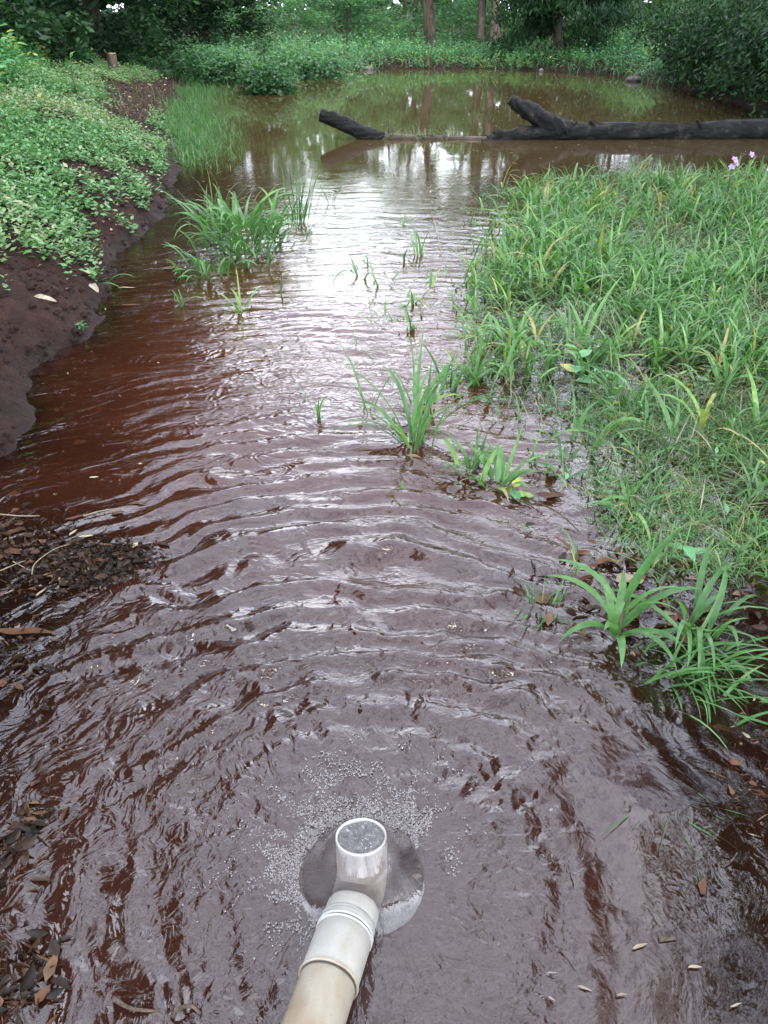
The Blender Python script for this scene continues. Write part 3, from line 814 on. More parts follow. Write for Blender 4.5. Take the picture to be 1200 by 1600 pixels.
# drooping pale green tree at the right with its stem
x, y = gpt(1010, 70, .5); tree('leafy_tree', 'light green tree with drooping leaves between the dark tree and the dark thicket', x, y+2.0, 6.5, 2.4, .5, 9000, .24, 'mid_leaf', 'bark', .13, aspect=.25, droop=.9, clump=.5, nclump=60, skirt=9000, sk_h=2.4)
x, y = gpt(1148, 62, .6); tree('leafy_tree', 'tree with a straight dark stem rising from the thicket at the top right', x, y+.5, 8.0, 3.0, 2.0, 9000, .24, 'mid_leaf', 'bark', .15, aspect=.25, droop=.8, clump=.55, nclump=60, skirt=9000, sk_h=2.4)
# pale trees in the clearing beyond
for px, dy, hh, cr, lab in ((455, 6, 8.0, 2.1, 'pale green bushy tree behind the left end of the far bank'),
                        (560, 9, 7.0, 1.7, 'pale rounded tree beyond the far bank, left of the gap in the middle'),
                        (632, 10, 10.0, 2.5, 'pale airy tree beyond the far bank, left of the slender dark trunk'),
                        (722, 10, 10.5, 2.6, 'pale airy tree seen between the slender trunk and the paired trunks'),
                        (820, 9, 10.0, 2.6, 'pale tree filling the gap between the paired trunks and the dark tree'),
                        (935, 12, 9.5, 2.6, 'bright tree glimpsed behind the dark drooping tree')):
    yy_ = FAR_Y+dy; xx_ = (px-600)/FPX*yy_*1.19
    tree('tree', lab, xx_, yy_, hh, cr, .3, 7000, .21, 'pale_leaf', 'bark_pale', .12, clump=.55, nclump=60, trunks=2, skirt=7500, sk_h=2.8, sk_r=cr*1.15)
# dark wood along the left bank, in rows front to back
left_rows = [(-6.6, 6.2, 10.5, 2.3, 'tree at the very left edge, seen mirrored in the red water'),
             (-7.6, 8.6, 10.0, 2.6, 'tall tree of the left wood nearest the camera, beyond the green weeds'),
             (-8.4, 12.2, 11.5, 2.9, 'dense dark tree at the upper left corner'),
             (-7.0, 15.5, 11.0, 2.6, 'dark tree of the left wood, right of the corner tree'),
             (-8.6, 18.5, 11.5, 3.0, 'big dark tree in the middle of the left wood'),
             (-6.6, 21.5, 10.5, 2.6, 'dark tree over the left end of the bare bank'),
             (-8.2, 25.0, 11.0, 3.0, 'dark tree behind the left end of the pond'),
             (-5.6, 28.5, 8.2, 2.4, 'last dark tree of the left wood, next to the pale trees')]
for x, y, hh, cr, lab in left_rows:
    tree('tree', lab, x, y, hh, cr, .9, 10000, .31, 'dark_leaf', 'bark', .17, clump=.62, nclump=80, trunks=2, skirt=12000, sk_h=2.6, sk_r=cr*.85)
# shrubs below the left wood
shr = [((25, 78), 1.5, 1.2, 'dark_leaf', 'dark shrub in the top left corner above the weeds'),
       ((110, 66), 1.6, 1.2, 'dark_leaf', 'dark shrub behind the weeds, right of the corner shrub'),
       ((185, 74), 1.3, 1.0, 'mid_leaf', 'mid green shrub above the small cut stump'),
       ((250, 66), 1.4, 1.3, 'dark_leaf', 'dark shrub above the bare brushy bank'),
       ((320, 86), 1.0, 1.1, 'pale_leaf', 'bright green shrub where the left bank meets the far bank'),
       ((385, 78), 1.25, 1.2, 'mid_leaf', 'green shrub with drooping sprays over the far left shore'),
       ((410, 98), .8, .35, 'mid_leaf', 'narrow upright shrub at the edge of the far left shore'),
       ((470, 80), 1.2, 1.1, 'pale_leaf', 'pale green shrub on the far bank, right of the narrow upright shrub')]
for (px, py), hh, cr, lf, lab in shr:
    x, y = gpt(px, py+10, .5)
    tree('shrub', lab, x, y+.8, hh*.9, cr*1.15, .0, 7000, .10, lf, 'bark', .035, clump=.34, nclump=46, cat='shrub', limbs=5, aspect=.5)
# dark thicket on the right bank
thk = [(1030, 128, 1.6, 1.3, 'dark shrub at the left end of the shaded thicket on the right'),
       (1075, 140, 1.9, 1.3, 'dark shrub in the shaded thicket, second from its left end'),
       (1130, 150, 2.1, 1.4, 'dark shrub in the middle of the shaded thicket on the right'),
       (1185, 165, 2.1, 1.4, 'dark shrub of the shaded thicket just above the log end'),
       (1250, 180, 2.2, 1.5, 'dark shrub at the right edge, last of the shaded thicket')]
for px, py, hh, cr, lab in thk:
    px += 45; hh *= .85
    x, y = gpt(px, py-12, .3)
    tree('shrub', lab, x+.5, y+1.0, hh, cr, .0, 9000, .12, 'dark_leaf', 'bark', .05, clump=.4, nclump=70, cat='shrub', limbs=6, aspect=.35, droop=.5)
# tall trees that shade the right bank and lean over the near right corner
for x, y, hh, cr, cb, nl, lab in ((9.6, 13.5, 10.5, 3.6, 1.8, 15000, 'broad tree over the dark thicket on the right bank'),
                              (11.0, 18.0, 11.0, 3.6, 1.5, 12000, 'tall tree behind the dark thicket on the right bank'),
                              (9.4, 22.0, 10.0, 3.0, 1.8, 9000, 'tall tree behind the drooping trees on the right'),
                              (8.4, 8.6, 10.5, 3.2, 2.5, 9000, 'leafy tree right of the grass patch, mirrored beyond the muddy corner'),
                              (5.9, 7.6, 9.5, 2.5, 3.4, 6000, 'slim tree right of the flowering weeds, mirrored in the brown corner'),
                              (5.4, 4.6, 10.0, 2.5, 4.8, 2800, 'open crowned tree beside the pond at the right, mirrored in the near water'),
                              (-5.6, 3.6, 10.0, 3.0, 3.6, 8000, 'tree beside the left bank, mirrored in the near left water'),
                              (1.6, -3.2, 9.5, 4.2, 5.2, 5200, 'spreading tree overhead at the near end of the pond, mirrored in the ripples')):
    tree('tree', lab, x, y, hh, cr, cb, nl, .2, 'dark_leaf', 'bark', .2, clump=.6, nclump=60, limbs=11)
# the far-off wood that reads as one mass
g = Geo(); N = 26000
az_ = rng.uniform(-1.25, 1.25, N); dist = rng.uniform(44, 62, N)
hx = dist*np.sin(az_); hy = dist*np.cos(az_)
ht = 4.2+3.2*fbm(az_*9+4, az_*0+2, 4)+3.0*np.abs(az_)**1.5
zz = rng.random(N)**.8*np.clip(ht, 2, 9)
v, f, tt = leaves(np.stack((hx, hy, zz+.8), 1), rand_dirs(N, -.6, .4), rand_dirs(N, .1, 1), rng.uniform(.6, 1.1, N), rng.uniform(.32, .6, N), .2,
                  np.clip(rng.normal(.35, .2, N)+.5*fbm(hx*.4, zz*.6, 3), 0, 1), False)
tag(mesh_obj('distant_wood', v, f, 'mid_leaf', attrs={'tint': tt}), 'far wood seen through the gaps between the pond-side trees', 'wood', kind='stuff')

# ------------------------------------------------------------------ far bank weeds
def scatter_herbs(N, xs, ys, height, nl, lsize, tint_m=.5, aspect=.5, tint_sd=.18, six=True):
    zb = terrain(xs, ys)
    P_, A_, N_, L_, T_ = [], [], [], [], []
    az0 = rng.uniform(0, 6.28, N); pt = np.clip(rng.normal(tint_m, .13, N)+.45*fbm(xs*.9+3, ys*.9, 3), 0, 1)
    leanx = rng.normal(0, .18, N)*height; leany = rng.normal(0, .18, N)*height
    for q in range(nl):
        fz = (q+rng.random(N))/nl
        z = zb+height*(.12+.88*fz)
        a_ = az0+q*2.4+rng.normal(0, .3, N)
        P_.append(np.stack((xs+leanx*fz, ys+leany*fz, z), 1))
        A_.append(np.stack((np.cos(a_), np.sin(a_), rng.normal(.12, .25, N)+.3*fz), 1))
        N_.append(np.stack((rng.normal(0, .25, N), rng.normal(0, .25, N), np.ones(N)), 1))
        L_.append(lsize*rng.uniform(.4, 1.35, N)*(1-.25*fz)); T_.append(np.clip(pt+.12*fz+rng.normal(0, tint_sd*.6, N), 0, 1))
    L_ = np.concatenate(L_)
    return leaves(np.concatenate(P_), np.concatenate(A_), np.concatenate(N_), L_, L_*aspect, .18, np.concatenate(T_), six)

def rand_in(n, x0, x1, y0, y1):
    return rng.uniform(x0, x1, n), rng.uniform(y0, y1, n)

def thin(xs, ys, prob):
    k_ = rng.random(len(xs)) < prob
    return xs[k_], ys[k_]

xs, ys = rand_in(26000, -9, 16, FAR_Y-7, FAR_Y+12)
d = sd_pond(xs, ys)
xs, ys = thin(xs, ys, np.where((d > -.12) & (xs > -6), np.exp(-np.clip(d-1, 0, 99)*.22)*(.45+.6*np.clip(.5+fbm(xs*.9, ys*.9, 3), 0, 1)), 0))
ns = len(xs); hgt = rng.uniform(.2, .75, ns)*np.clip(.7+.9*fbm(xs*.5, ys*.5, 3), .35, 1.4)
g = Geo(); g.add(*scatter_herbs(ns, xs, ys, hgt, 8, .11, .55, six=False))
nb = 26000; xs, ys = rand_in(nb, -9, 16, FAR_Y-7, FAR_Y+8); d = sd_pond(xs, ys)
xs, ys = thin(xs, ys, np.where((d > -.15) & (xs > -6), np.exp(-np.clip(d-.8, 0, 99)*.3)*.8, 0))
nb = len(xs); base = np.stack((xs, ys, terrain(xs, ys)), 1)
g.add(*blades(base, rng.uniform(0, 6.28, nb), rng.uniform(.2, .55, nb), rng.uniform(.01, .022, nb), rng.uniform(.9, 1.5, nb), rng.uniform(.6, 2.0, nb), 3, tint=np.clip(rng.normal(.6, .2, nb), 0, 1)))
tag(g.build('far_bank_weeds', 'herb'), 'bright weeds and grass growing along the far bank of the pond', 'weeds', kind='stuff')

# ------------------------------------------------------------------ left bank cover
def px_mask_left(x, y, z):
    px, py = proj(x, y, z)
    m_ = np.zeros_like(px)
    for cx, cy, rx, ry, w in ((30, 190, 150, 120, 1), (170, 90, 190, 42, .9), (185, 235, 62, 42, .85), (150, 205, 40, 30, .6), (60, 275, 130, 55, .9),
                              (60, 350, 95, 52, .9), (150, 300, 75, 40, .6), (100, 400, 60, 45, .55), (205, 320, 38, 60, .75), (245, 235, 22, 60, .7), (10, 420, 50, 30, .5),
                              (-150, 350, 200, 190, .9), (155, 440, 30, 30, .45), (380, 92, 130, 22, .9), (125, 512, 16, 14, .5)):
        e = np.hypot((px-cx)/rx, (py-cy)/ry)
        m_ = np.maximum(m_, w*sstep(1.15, .55, e))
    m_ = m_*np.clip(.4+2.8*(.22+fbm(x*2.0+3, y*1.5, 4)), 0, 1)
    bare = sstep(1.2, .5, np.hypot((px-210)/46, (py-160)/36))
    return m_*(1-.8*bare)

xs, ys = rand_in(120000, -9, .2, 1.6, 20)
zb = terrain(xs, ys); d = sd_pond(xs, ys)
xs, ys = thin(xs, ys, np.where(d > .03, px_mask_left(xs, ys, zb), 0))
ns = len(xs)
tall = sstep(.9, 3.0, sd_pond(xs, ys))
hgt = rng.uniform(.03, .15, ns)*(1-tall)+rng.uniform(.12, .55, ns)*tall*np.clip(.75+1.6*fbm(xs*1.1, ys*1.1, 3), .3, 1.5)
big = tall > .5
g = Geo()
k_ = ~big
g.add(*scatter_herbs(int(k_.sum()), xs[k_], ys[k_], hgt[k_], 6, .056, .5, .58, .35, six=False))
tag(g.build('ground_creeper', 'creeper'), 'small-leaved creeping plants spread over the red soil of the left bank', 'ground cover', kind='stuff')
g = Geo()
g.add(*scatter_herbs(int(big.sum()), xs[big], ys[big], hgt[big], 9, .095, .5, .5, six=False))
bx_, by_ = xs[big][::3], ys[big][::3]
g.add(*scatter_herbs(len(bx_), bx_, by_, hgt[big][::3]*1.25+.05, 5, .14, .62, .6, six=True))
tag(g.build('weed_cover', 'herb'), 'dense knee-high green weeds covering the top of the left bank', 'weeds', kind='stuff')
print('left herbs', ns)

nb = 26000; bx_, by_ = rand_in(nb, -8, .2, 2, 20); d = sd_pond(bx_, by_)
bx_, by_ = thin(bx_, by_, np.where(d > .05, .22*px_mask_left(bx_, by_, terrain(bx_, by_)), 0)); nb = len(bx_)
g = Geo(); g.add(*blades(np.stack((bx_, by_, terrain(bx_, by_)), 1), rng.uniform(0, 6.28, nb), rng.uniform(.08, .34, nb), rng.uniform(.006, .014, nb), rng.uniform(.5, 1.4, nb), rng.uniform(.4, 2.0, nb), 4, tint=np.clip(rng.normal(.6, .22, nb), 0, 1)))
tag(g.build('bank_grass', 'grass'), 'scattered grass blades among the weeds of the left bank', 'grass', kind='stuff')
# crumbs and clods of red soil on the bank
xs, ys = rand_in(26000, -4.5, -.8, 2, 9); d = sd_pond(xs, ys)
xs, ys = thin(xs, ys, np.where((d > -.05) & (d < 1.3), .25+.5*(fbm(xs*3, ys*3, 2) > .1), 0)); ns = len(xs)
oc = np.array([(1, 0, 0), (0, 1, 0), (-1, 0, 0), (0, -1, 0), (0, 0, .8), (0, 0, -.5)]); of = np.array([(0, 1, 4), (1, 2, 4), (2, 3, 4), (3, 0, 4), (1, 0, 5), (2, 1, 5), (3, 2, 5), (0, 3, 5)])
rs_ = .005+.028*rng.random(ns)**4
V_ = oc[None]*rs_[:, None, None]*rng.uniform(.6, 1.4, (ns, 6, 1))+np.stack((xs, ys, terrain(xs, ys)+rs_*.2), 1)[:, None]
a_ = rng.uniform(0, 6.28, ns)
tag(mesh_obj('soil_clods', V_.reshape(-1, 3), ((np.arange(ns)*6)[:, None, None]+of[None]).reshape(-1, 3), 'soil', attrs={'moss': np.zeros(ns*6)}), 'crumbs and clods of red soil on the left bank', 'soil clods', kind='stuff')

# dry litter and brushy stalks on the slope
xs, ys = rand_in(30000, -8, 0, 2, 20); d = sd_pond(xs, ys)
px, py = proj(xs, ys, terrain(xs, ys))
strip = np.exp(-((px-(200-.15*(py-150)))/80.)**2)
xs, ys = thin(xs, ys, np.where((d > .05) & (d < 3.5), .1+.5*strip*(py < 420)+.3*(py < 330), 0))
ns = len(xs)
g = Geo(); L = rng.uniform(.02, .06, ns)
g.add(*leaves(np.stack((xs, ys, terrain(xs, ys)+.012), 1), rand_dirs(ns, -.2, .25), rand_dirs(ns, .6, 1), L, L*.5, .3, np.clip(rng.normal(.55, .28, ns), 0, 1)))
tag(g.build('dry_leaf_litter', 'dead'), 'dry fallen leaves strewn over the slope of the left bank', 'leaf litter', kind='stuff')
g = Geo()
xs, ys = rand_in(9000, -8, 0, 6, 26); d = sd_pond(xs, ys); px, py = proj(xs, ys, terrain(xs, ys))
br_ = np.maximum(sstep(1.2, .4, np.hypot((px-215)/60, (py-165)/40)), sstep(1.2, .4, np.hypot((px-290)/45, (py-105)/22)))
xs, ys = thin(xs, ys, np.where(d > .05, br_+.06, 0)); ns = len(xs)
g.add(*blades(np.stack((xs, ys, terrain(xs, ys)), 1), rng.uniform(0, 6.28, ns), rng.uniform(.1, .38, ns), .006, rng.uniform(.2, 1.4, ns), rng.uniform(.2, 1.8, ns), 4, tint=rng.uniform(.5, 1, ns)))
tag(g.build('dry_brush', 'wiry'), 'greyish dry stalks and brush hanging over the bare part of the left bank', 'brush', kind='stuff')

# ------------------------------------------------------------------ grass growing in the water
def field(name, mat, label, cat, n_culm, region, per, hrange, lrange, wrange, prob=None, z=None, elev=(.7, 1.45), bend=(.6, 2.2), segs=5, tm=.45, fold=0, culm=True):
    x0, x1, y0, y1 = region
    xs, ys = rand_in(n_culm, x0, x1, y0, y1)
    px, py = proj(xs, ys, 0*xs)
    xs, ys = thin(xs, ys, prob(xs, ys, px, py)); n = len(xs)
    zb = np.minimum(terrain(xs, ys), 0) if z is None else np.full(n, z)
    hc = rng.uniform(*hrange, n)
    lx, ly = rng.normal(0, .2, n)*hc, rng.normal(0, .2, n)*hc
    tt = np.clip(rng.normal(tm, .18, n), 0, 1)
    g = Geo()
    for q in range(per):
        fz = (q+rng.random(n))/per
        base = np.stack((xs+lx*fz, ys+ly*fz, zb+hc*fz*.85), 1)
        L = rng.uniform(*lrange, n)*(1.1-.45*np.abs(fz-.55)); W = rng.uniform(*wrange, n)
        g.add(*blades(base, rng.uniform(0, 6.28, n), L, W, rng.uniform(*elev, n), rng.uniform(*bend, n), segs, fold=fold, tint=np.clip(tt+rng.normal(0, .13, n), 0, 1)))
    if culm:
        g.add(*blades(np.stack((xs, ys, zb-.01), 1), np.arctan2(ly, lx), hc*1.0, .005, np.arctan2(hc, np.hypot(lx, ly)), .1, 2, tint=tt*.8))
    tag(g.build(name, mat), label, cat, kind='stuff')
    print(name, n)

dense_poly = [(700, 345), (800, 320), (870, 300), (1000, 275), (1100, 262), (1230, 250), (1500, 250), (1600, 800), (1230, 760), (1090, 740), (960, 712), (850, 690), (760, 660), (690, 650), (625, 640), (572, 600), (588, 510), (632, 430), (725, 350)]
core_poly = [(790, 390), (880, 330), (1000, 300), (1230, 270), (1500, 260), (1600, 700), (1230, 690), (1050, 660), (960, 690), (860, 670), (760, 640), (700, 590), (725, 520), (780, 430)]
thin_poly = [(545, 410), (620, 345), (760, 300), (900, 275), (1100, 252), (1500, 240), (1700, 900), (1230, 850), (1080, 850), (930, 820), (850, 760), (760, 700), (640, 640), (575, 520), (570, 450)]
wisp_poly = [(760, 660), (950, 620), (1230, 600), (1600, 620), (1700, 1000), (1230, 930), (1130, 915), (1000, 880), (900, 830), (850, 760)]
def soft(poly, px, py, s):
    d = segdist(px, py, poly); ins = inpoly(px, py, poly)
    return np.where(ins, np.clip(.35+d/s, 0, 1), np.clip(.35-d/s, 0, 1))
REG = (-.3, 8.5, 1.6, 11.5)
field('tall_wet_grass', 'grass', 'lush broad-bladed green grass filling the shallow water on the right', 'grass', 42000, REG, 6, (.03, .22), (.11, .29), (.008, .018),
      lambda x, y, px, py: (.20*soft(dense_poly, px, py, 110)+.42*soft(core_poly, px, py, 90)+.05*soft(thin_poly, px, py, 60))*np.clip(.5+2.2*fbm(x*1.7+2, y*1.7, 3), .1, 1), tm=.5)
field('fine_wiry_grass', 'wiry', 'thin wiry grass and dry stalks between the lush grass and the open water', 'grass', 38000, REG, 5, (.02, .15), (.09, .25), (.0035, .0075),
      lambda x, y, px, py: .75*soft(thin_poly, px, py, 50)*np.clip(.7+1.4*fbm(x*2.1, y*2.1+9, 3), .15, 1), elev=(.1, 1.3), bend=(.4, 2.4), segs=3, tm=.5, fold=0)
field('low_wispy_grass', 'grass', 'low wispy pale grass along the near edge of the grass patch', 'grass', 42000, (.2, 4.5, 1.6, 5.2), 6, (.02, .10), (.05, .13), (.0028, .0055),
      lambda x, y, px, py: .85*soft(wisp_poly, px, py, 40)*np.clip(.65+1.2*fbm(x*2.6+4, y*2.6, 3), .1, 1), elev=(.1, 1.2), bend=(.4, 2.0), segs=3, tm=.62, fold=0)
field('broad_bladed_grass', 'grass', 'taller clumps of wide pale green blades standing out of the lush grass', 'grass', 5200, REG, 7, (.06, .24), (.18, .38), (.014, .027),
      lambda x, y, px, py: .55*(soft(dense_poly, px, py, 90)+.32*soft(thin_poly, px, py, 50))*(fbm(x*1.5+40, y*1.5, 3) > .02), elev=(.7, 1.5), bend=(.5, 2.3), tm=.68, segs=6, fold=.3)
field('dry_grass_stalks', 'straw', 'bleached dry stalks standing and lying through the grass patch', 'grass', 6000, REG, 2, (.02, .2), (.1, .32), (.003, .006),
      lambda x, y, px, py: .6*soft(thin_poly, px, py, 50), elev=(-.1, 1.4), bend=(.0, 1.2), segs=3, tm=.5, culm=False)
# submerged-looking fine grass by the left shore far off
def lg_prob(x, y, px, py):
    return .85*sstep(1.5, .3, np.hypot((px-325)/68, (py-195)/62)+.5*fbm(x*1.5, y*.8, 3))
field('fine_marsh_grass', 'grass', 'fine soft green grass standing in the water beside the far left bank', 'grass', 42000, (-5, -1, 7, 22), 4, (.02, .10), (.08, .26), (.005, .010), lg_prob,
      elev=(.5, 1.5), bend=(.2, 1.6), segs=2, tm=.42, fold=0)
# sparse leaf-like herbs among the grass
xs, ys = rand_in(5000, 0, 7, 2.4, 9); px, py = proj(xs, ys, 0*xs)
xs, ys = thin(xs, ys, .10*soft(core_poly, px, py, 50)+.22*soft(wisp_poly, px, py, 40))
g = Geo(); g.add(*scatter_herbs(len(xs), xs, ys, rng.uniform(.06, .24, len(xs)), 6, .045, .6, .45))
tag(g.build('grass_patch_herbs', 'herb'), 'small broad-leaved herbs scattered through the grass patch on the right', 'weeds', kind='stuff')

# ------------------------------------------------------------------ single plants in the water
def grass_tuft(name, label, px, py, nbl, spread, lmin, lmax, wmin, wmax, culms=0, elev=(.9, 1.5), bend=(.4, 1.9), mat='grass', group=None, tm=.5, cat='grass tuft', singly=True, az=None):
    p = P(px, py); z = min(float(ground_z(p[0], p[1])[0]), 0.)
    t = thing(name, label, cat, (p[0], p[1], 0), group)
    n = nbl
    rr_ = rng.normal(0, spread, (n, 2)) if spread else np.zeros((n, 2))
    a_ = np.arctan2(rr_[:, 1], rr_[:, 0])+rng.normal(0, .8, n) if az is None else rng.normal(az, .7, n)
    L = rng.uniform(lmin, lmax, n); W = rng.uniform(wmin, wmax, n)
    hz = np.zeros(n)
    if culms:
        hz = rng.uniform(0, culms, n)
    base = np.stack((rr_[:, 0], rr_[:, 1], hz-.03), 1)
    e = rng.uniform(*elev, n); b = rng.uniform(*bend, n); tt = np.clip(rng.normal(tm, .15, n), 0, 1)
    if singly:
        for q in range(n):
            v_, f_, t_ = blades(base[q:q+1], a_[q:q+1], L[q:q+1], W[q:q+1], e[q:q+1], b[q:q+1], 7, fold=.3, tint=tt[q:q+1], side_bend=.4)
            mesh_obj('leaf_blade', v_, f_, mat, t, attrs={'tint': t_})
    else:
        v_, f_, t_ = blades(base, a_, L, W, e, b, 6, fold=.3, tint=tt, side_bend=.4)
        o = mesh_obj('leaf_blades', v_, f_, mat, t, attrs={'tint': t_}); o['kind'] = 'stuff'
    if culms:
        g = Geo(); m = max(2, n//4)
        ii = rng.choice(n, m, replace=False)
        for q in ii:
            g.add(*blades(np.array([[rr_[q, 0], rr_[q, 1], -.04]]), a_[q:q+1], culms+.06, .006, 1.45, .12, 3, tint=np.array([.3])))
        g.build('stalks', 'stem', t)['kind'] = 'stuff'
    return t
# the big clump left of centre: shoots that can be told apart
grass_tuft('grass_clump', 'big lush clump of broad-bladed grass standing in the water left of centre', 385, 398, 190, .16, .20, .44, .018, .034, .28, (.7, 1.5), (.5, 2.3), singly=True, cat='grass clump')
grass_tuft('grass_clump', 'low drooping clump of grass at the near left foot of the big clump', 322, 432, 26, .07, .16, .28, .018, .030, .12, (.7, 1.5), (.8, 2.2), cat='grass clump')
grass_tuft('grass_clump', 'feathery drooping grass behind the big clump, with pale brown tips', 335, 345, 40, .16, .2, .42, .006, .012, .15, (.9, 1.5), (.8, 2.2), 'wiry', cat='grass clump')
grass_tuft('grass_tuft', 'tall upright sedge tuft just right of the big grass clump', 466, 348, 26, .05, .35, .62, .010, .016, 0, (1.25, 1.55), (.05, .6), tm=.25)
grass_tuft('grass_tuft', 'dark three-bladed shoot against the bright water right of the sedge tuft', 515, 318, 4, .02, .28, .42, .012, .018, 0, (1.1, 1.4), (.1, .7), tm=.15)
grass_tuft('grass_tuft', 'small bright tuft in the ripples below the big grass clump', 378, 488, 9, .02, .14, .28, .010, .018, .05, (.8, 1.5), (.4, 1.8), tm=.75)
grass_tuft('grass_tuft', 'single upright blade right of the small bright tuft', 438, 462, 2, .005, .15, .2, .012, .016, 0, (1.4, 1.55), (.05, .4), tm=.5)
grass_tuft('grass_tuft', 'thin drooping tuft left of the small bright tuft', 285, 478, 7, .02, .12, .24, .006, .011, .04, (.8, 1.5), (.8, 2.4), tm=.5)
grass_tuft('grass_tuft', 'lone broad shoot standing in mid-stream above the ripples', 497, 655, 5, .008, .10, .24, .010, .016, .03, (1.1, 1.6), (.2, 1.3), tm=.6)
grass_tuft('grass_tuft', 'long curved shoot at the left edge of the grass patch, in mid-stream', 572, 640, 4, .015, .2, .42, .008, .013, 0, (1.1, 1.5), (.2, 1.2), tm=.45)
grass_tuft('grass_tuft', 'fountain-shaped tuft of long blades at the near left corner of the grass patch', 645, 695, 26, .03, .26, .54, .014, .024, .04, (.9, 1.5), (.4, 1.9), tm=.62)
grass_tuft('grass_tuft', 'small upright tuft at the left tip of the grass patch, beside a thin stalk', 657, 400, 8, .02, .15, .3, .010, .016, .04, (1.0, 1.5), (.3, 1.4), tm=.75)
grass_tuft('grass_tuft', 'short two-leaved shoot left of the grass patch', 632, 405, 3, .01, .13, .22, .012, .018, 0, (.9, 1.5), (.3, 1.6), tm=.7)
grass_tuft('grass_tuft', 'low tuft near the water edge right of the fountain-shaped tuft', 728, 735, 12, .02, .14, .28, .014, .024, .05, (.8, 1.5), (.5, 2.2), tm=.65)
grass_tuft('grass_tuft', 'bright broad-leaved tuft on the muddy edge below the grass patch', 772, 758, 14, .025, .14, .27, .018, .028, .05, (.7, 1.5), (.4, 1.9), tm=.72)
grass_tuft('grass_tuft', 'bent green shoot lying in the stream left of the muddy edge', 628, 768, 3, .008, .08, .13, .009, .014, 0, (.5, 1.1), (.5, 1.5), tm=.6)
grass_tuft('grass_tuft', 'short thick tuft at the stream edge left of the tall broad-leaved grass', 848, 948, 34, .03, .07, .15, .004, .008, .01, (.3, 1.4), (.3, 1.6), tm=.5)
grass_tuft('grass_tuft', 'sprawling fine tuft trailing into the water at the right, below the tall grass', 1095, 1045, 110, .08, .10, .28, .005, .012, .03, (.1, 1.2), (.4, 1.5), tm=.5, az=-.7)
grass_tuft('grass_tuft', 'arching broad-bladed tuft right of the tall broad-leaved grass', 1085, 985, 20, .035, .16, .32, .015, .025, .08, (.7, 1.4), (1.0, 2.4), tm=.5)
grass_tuft('grass_tuft', 'limp trailing strands of grass in the calm water at the right', 1035, 1235, 16, .03, .10, .22, .003, .006, 0, (.05, .5), (.1, .6), tm=.4, az=-1.8)
grass_tuft('grass_tuft', 'limp pale strands of grass under the ripples right of the pipe mouth', 778, 1150, 6, .02, .08, .18, .003, .005, 0, (.02, .3), (.05, .3), tm=.5, az=-1.2)
grass_tuft('grass_tuft', 'drooping shoot with a thick stem at the right edge of the muddy corner', 1040, 905, 14, .02, .05, .14, .004, .008, .16, (.0, 1.0), (.5, 1.8), tm=.6, mat='wiry')
grass_tuft('grass_tuft', 'single pale-tipped shoot behind the tall broad-leaved grass', 905, 905, 5, .01, .08, .18, .006, .010, .12, (.6, 1.5), (.5, 2.0), tm=.75)
grass_tuft('grass_tuft', 'low broad blades at the foot of the left bank beside the white scraps', 150, 452, 9, .04, .14, .30, .012, .018, .03, (.6, 1.2), (.8, 2.0), tm=.6, az=-.6)

# the tall broad-leaved grass plant at the right
p = P(958, 1000); t = thing('broad_leaved_grass', 'tall grass plant with broad blades and a dark reddish stem at the near right', 'plant', (p[0], p[1], 0))
sp_ = [(.16, .05, 1.05, .30, .022, 1.5), (.05, .10, 1.2, .24, .022, 1.9), (2.9, .08, 1.15, .27, .020, 1.6), (.4, .155, 1.25, .30, .024, .55), (2.5, .15, .9, .24, .018, 1.3),
       (1.2, .05, 1.3, .20, .022, 1.5), (3.6, .03, 1.1, .24, .020, 2.1), (4.6, .03, 1.0, .20, .022, 2.0), (5.4, .04, .9, .26, .020, 1.9), (-.3, .13, .8, .18, .016, 1.7),
       (4.1, .04, 1.3, .18, .024, 1.4), (1.9, .03, 1.35, .20, .022, .9), (0.9, .02, 1.2, .17, .020, 1.4), (5.9, .02, .9, .24, .020, 1.8)]
for a_, hz, e, L, W, b in sp_:
    v_, f_, t_ = blades(np.array([[math.cos(a_)*.012, math.sin(a_)*.012, hz-.01]]), np.array([a_]), L*.98, W*1.35, np.array([e]), np.array([b]), 9, fold=.35, tint=np.array([rng.uniform(.35, .7)]), side_bend=.3)
    mesh_obj('leaf_blade', v_, f_, 'grass', t, attrs={'tint': t_})
g = Geo(); add_tube(g, spline([(0, 0, -.05), (.01, .0, .08), (.025, .01, .18)], 8), np.linspace(.005, .003, 8), 6, tint=.1); g.build('stem', 'twig', t, True)

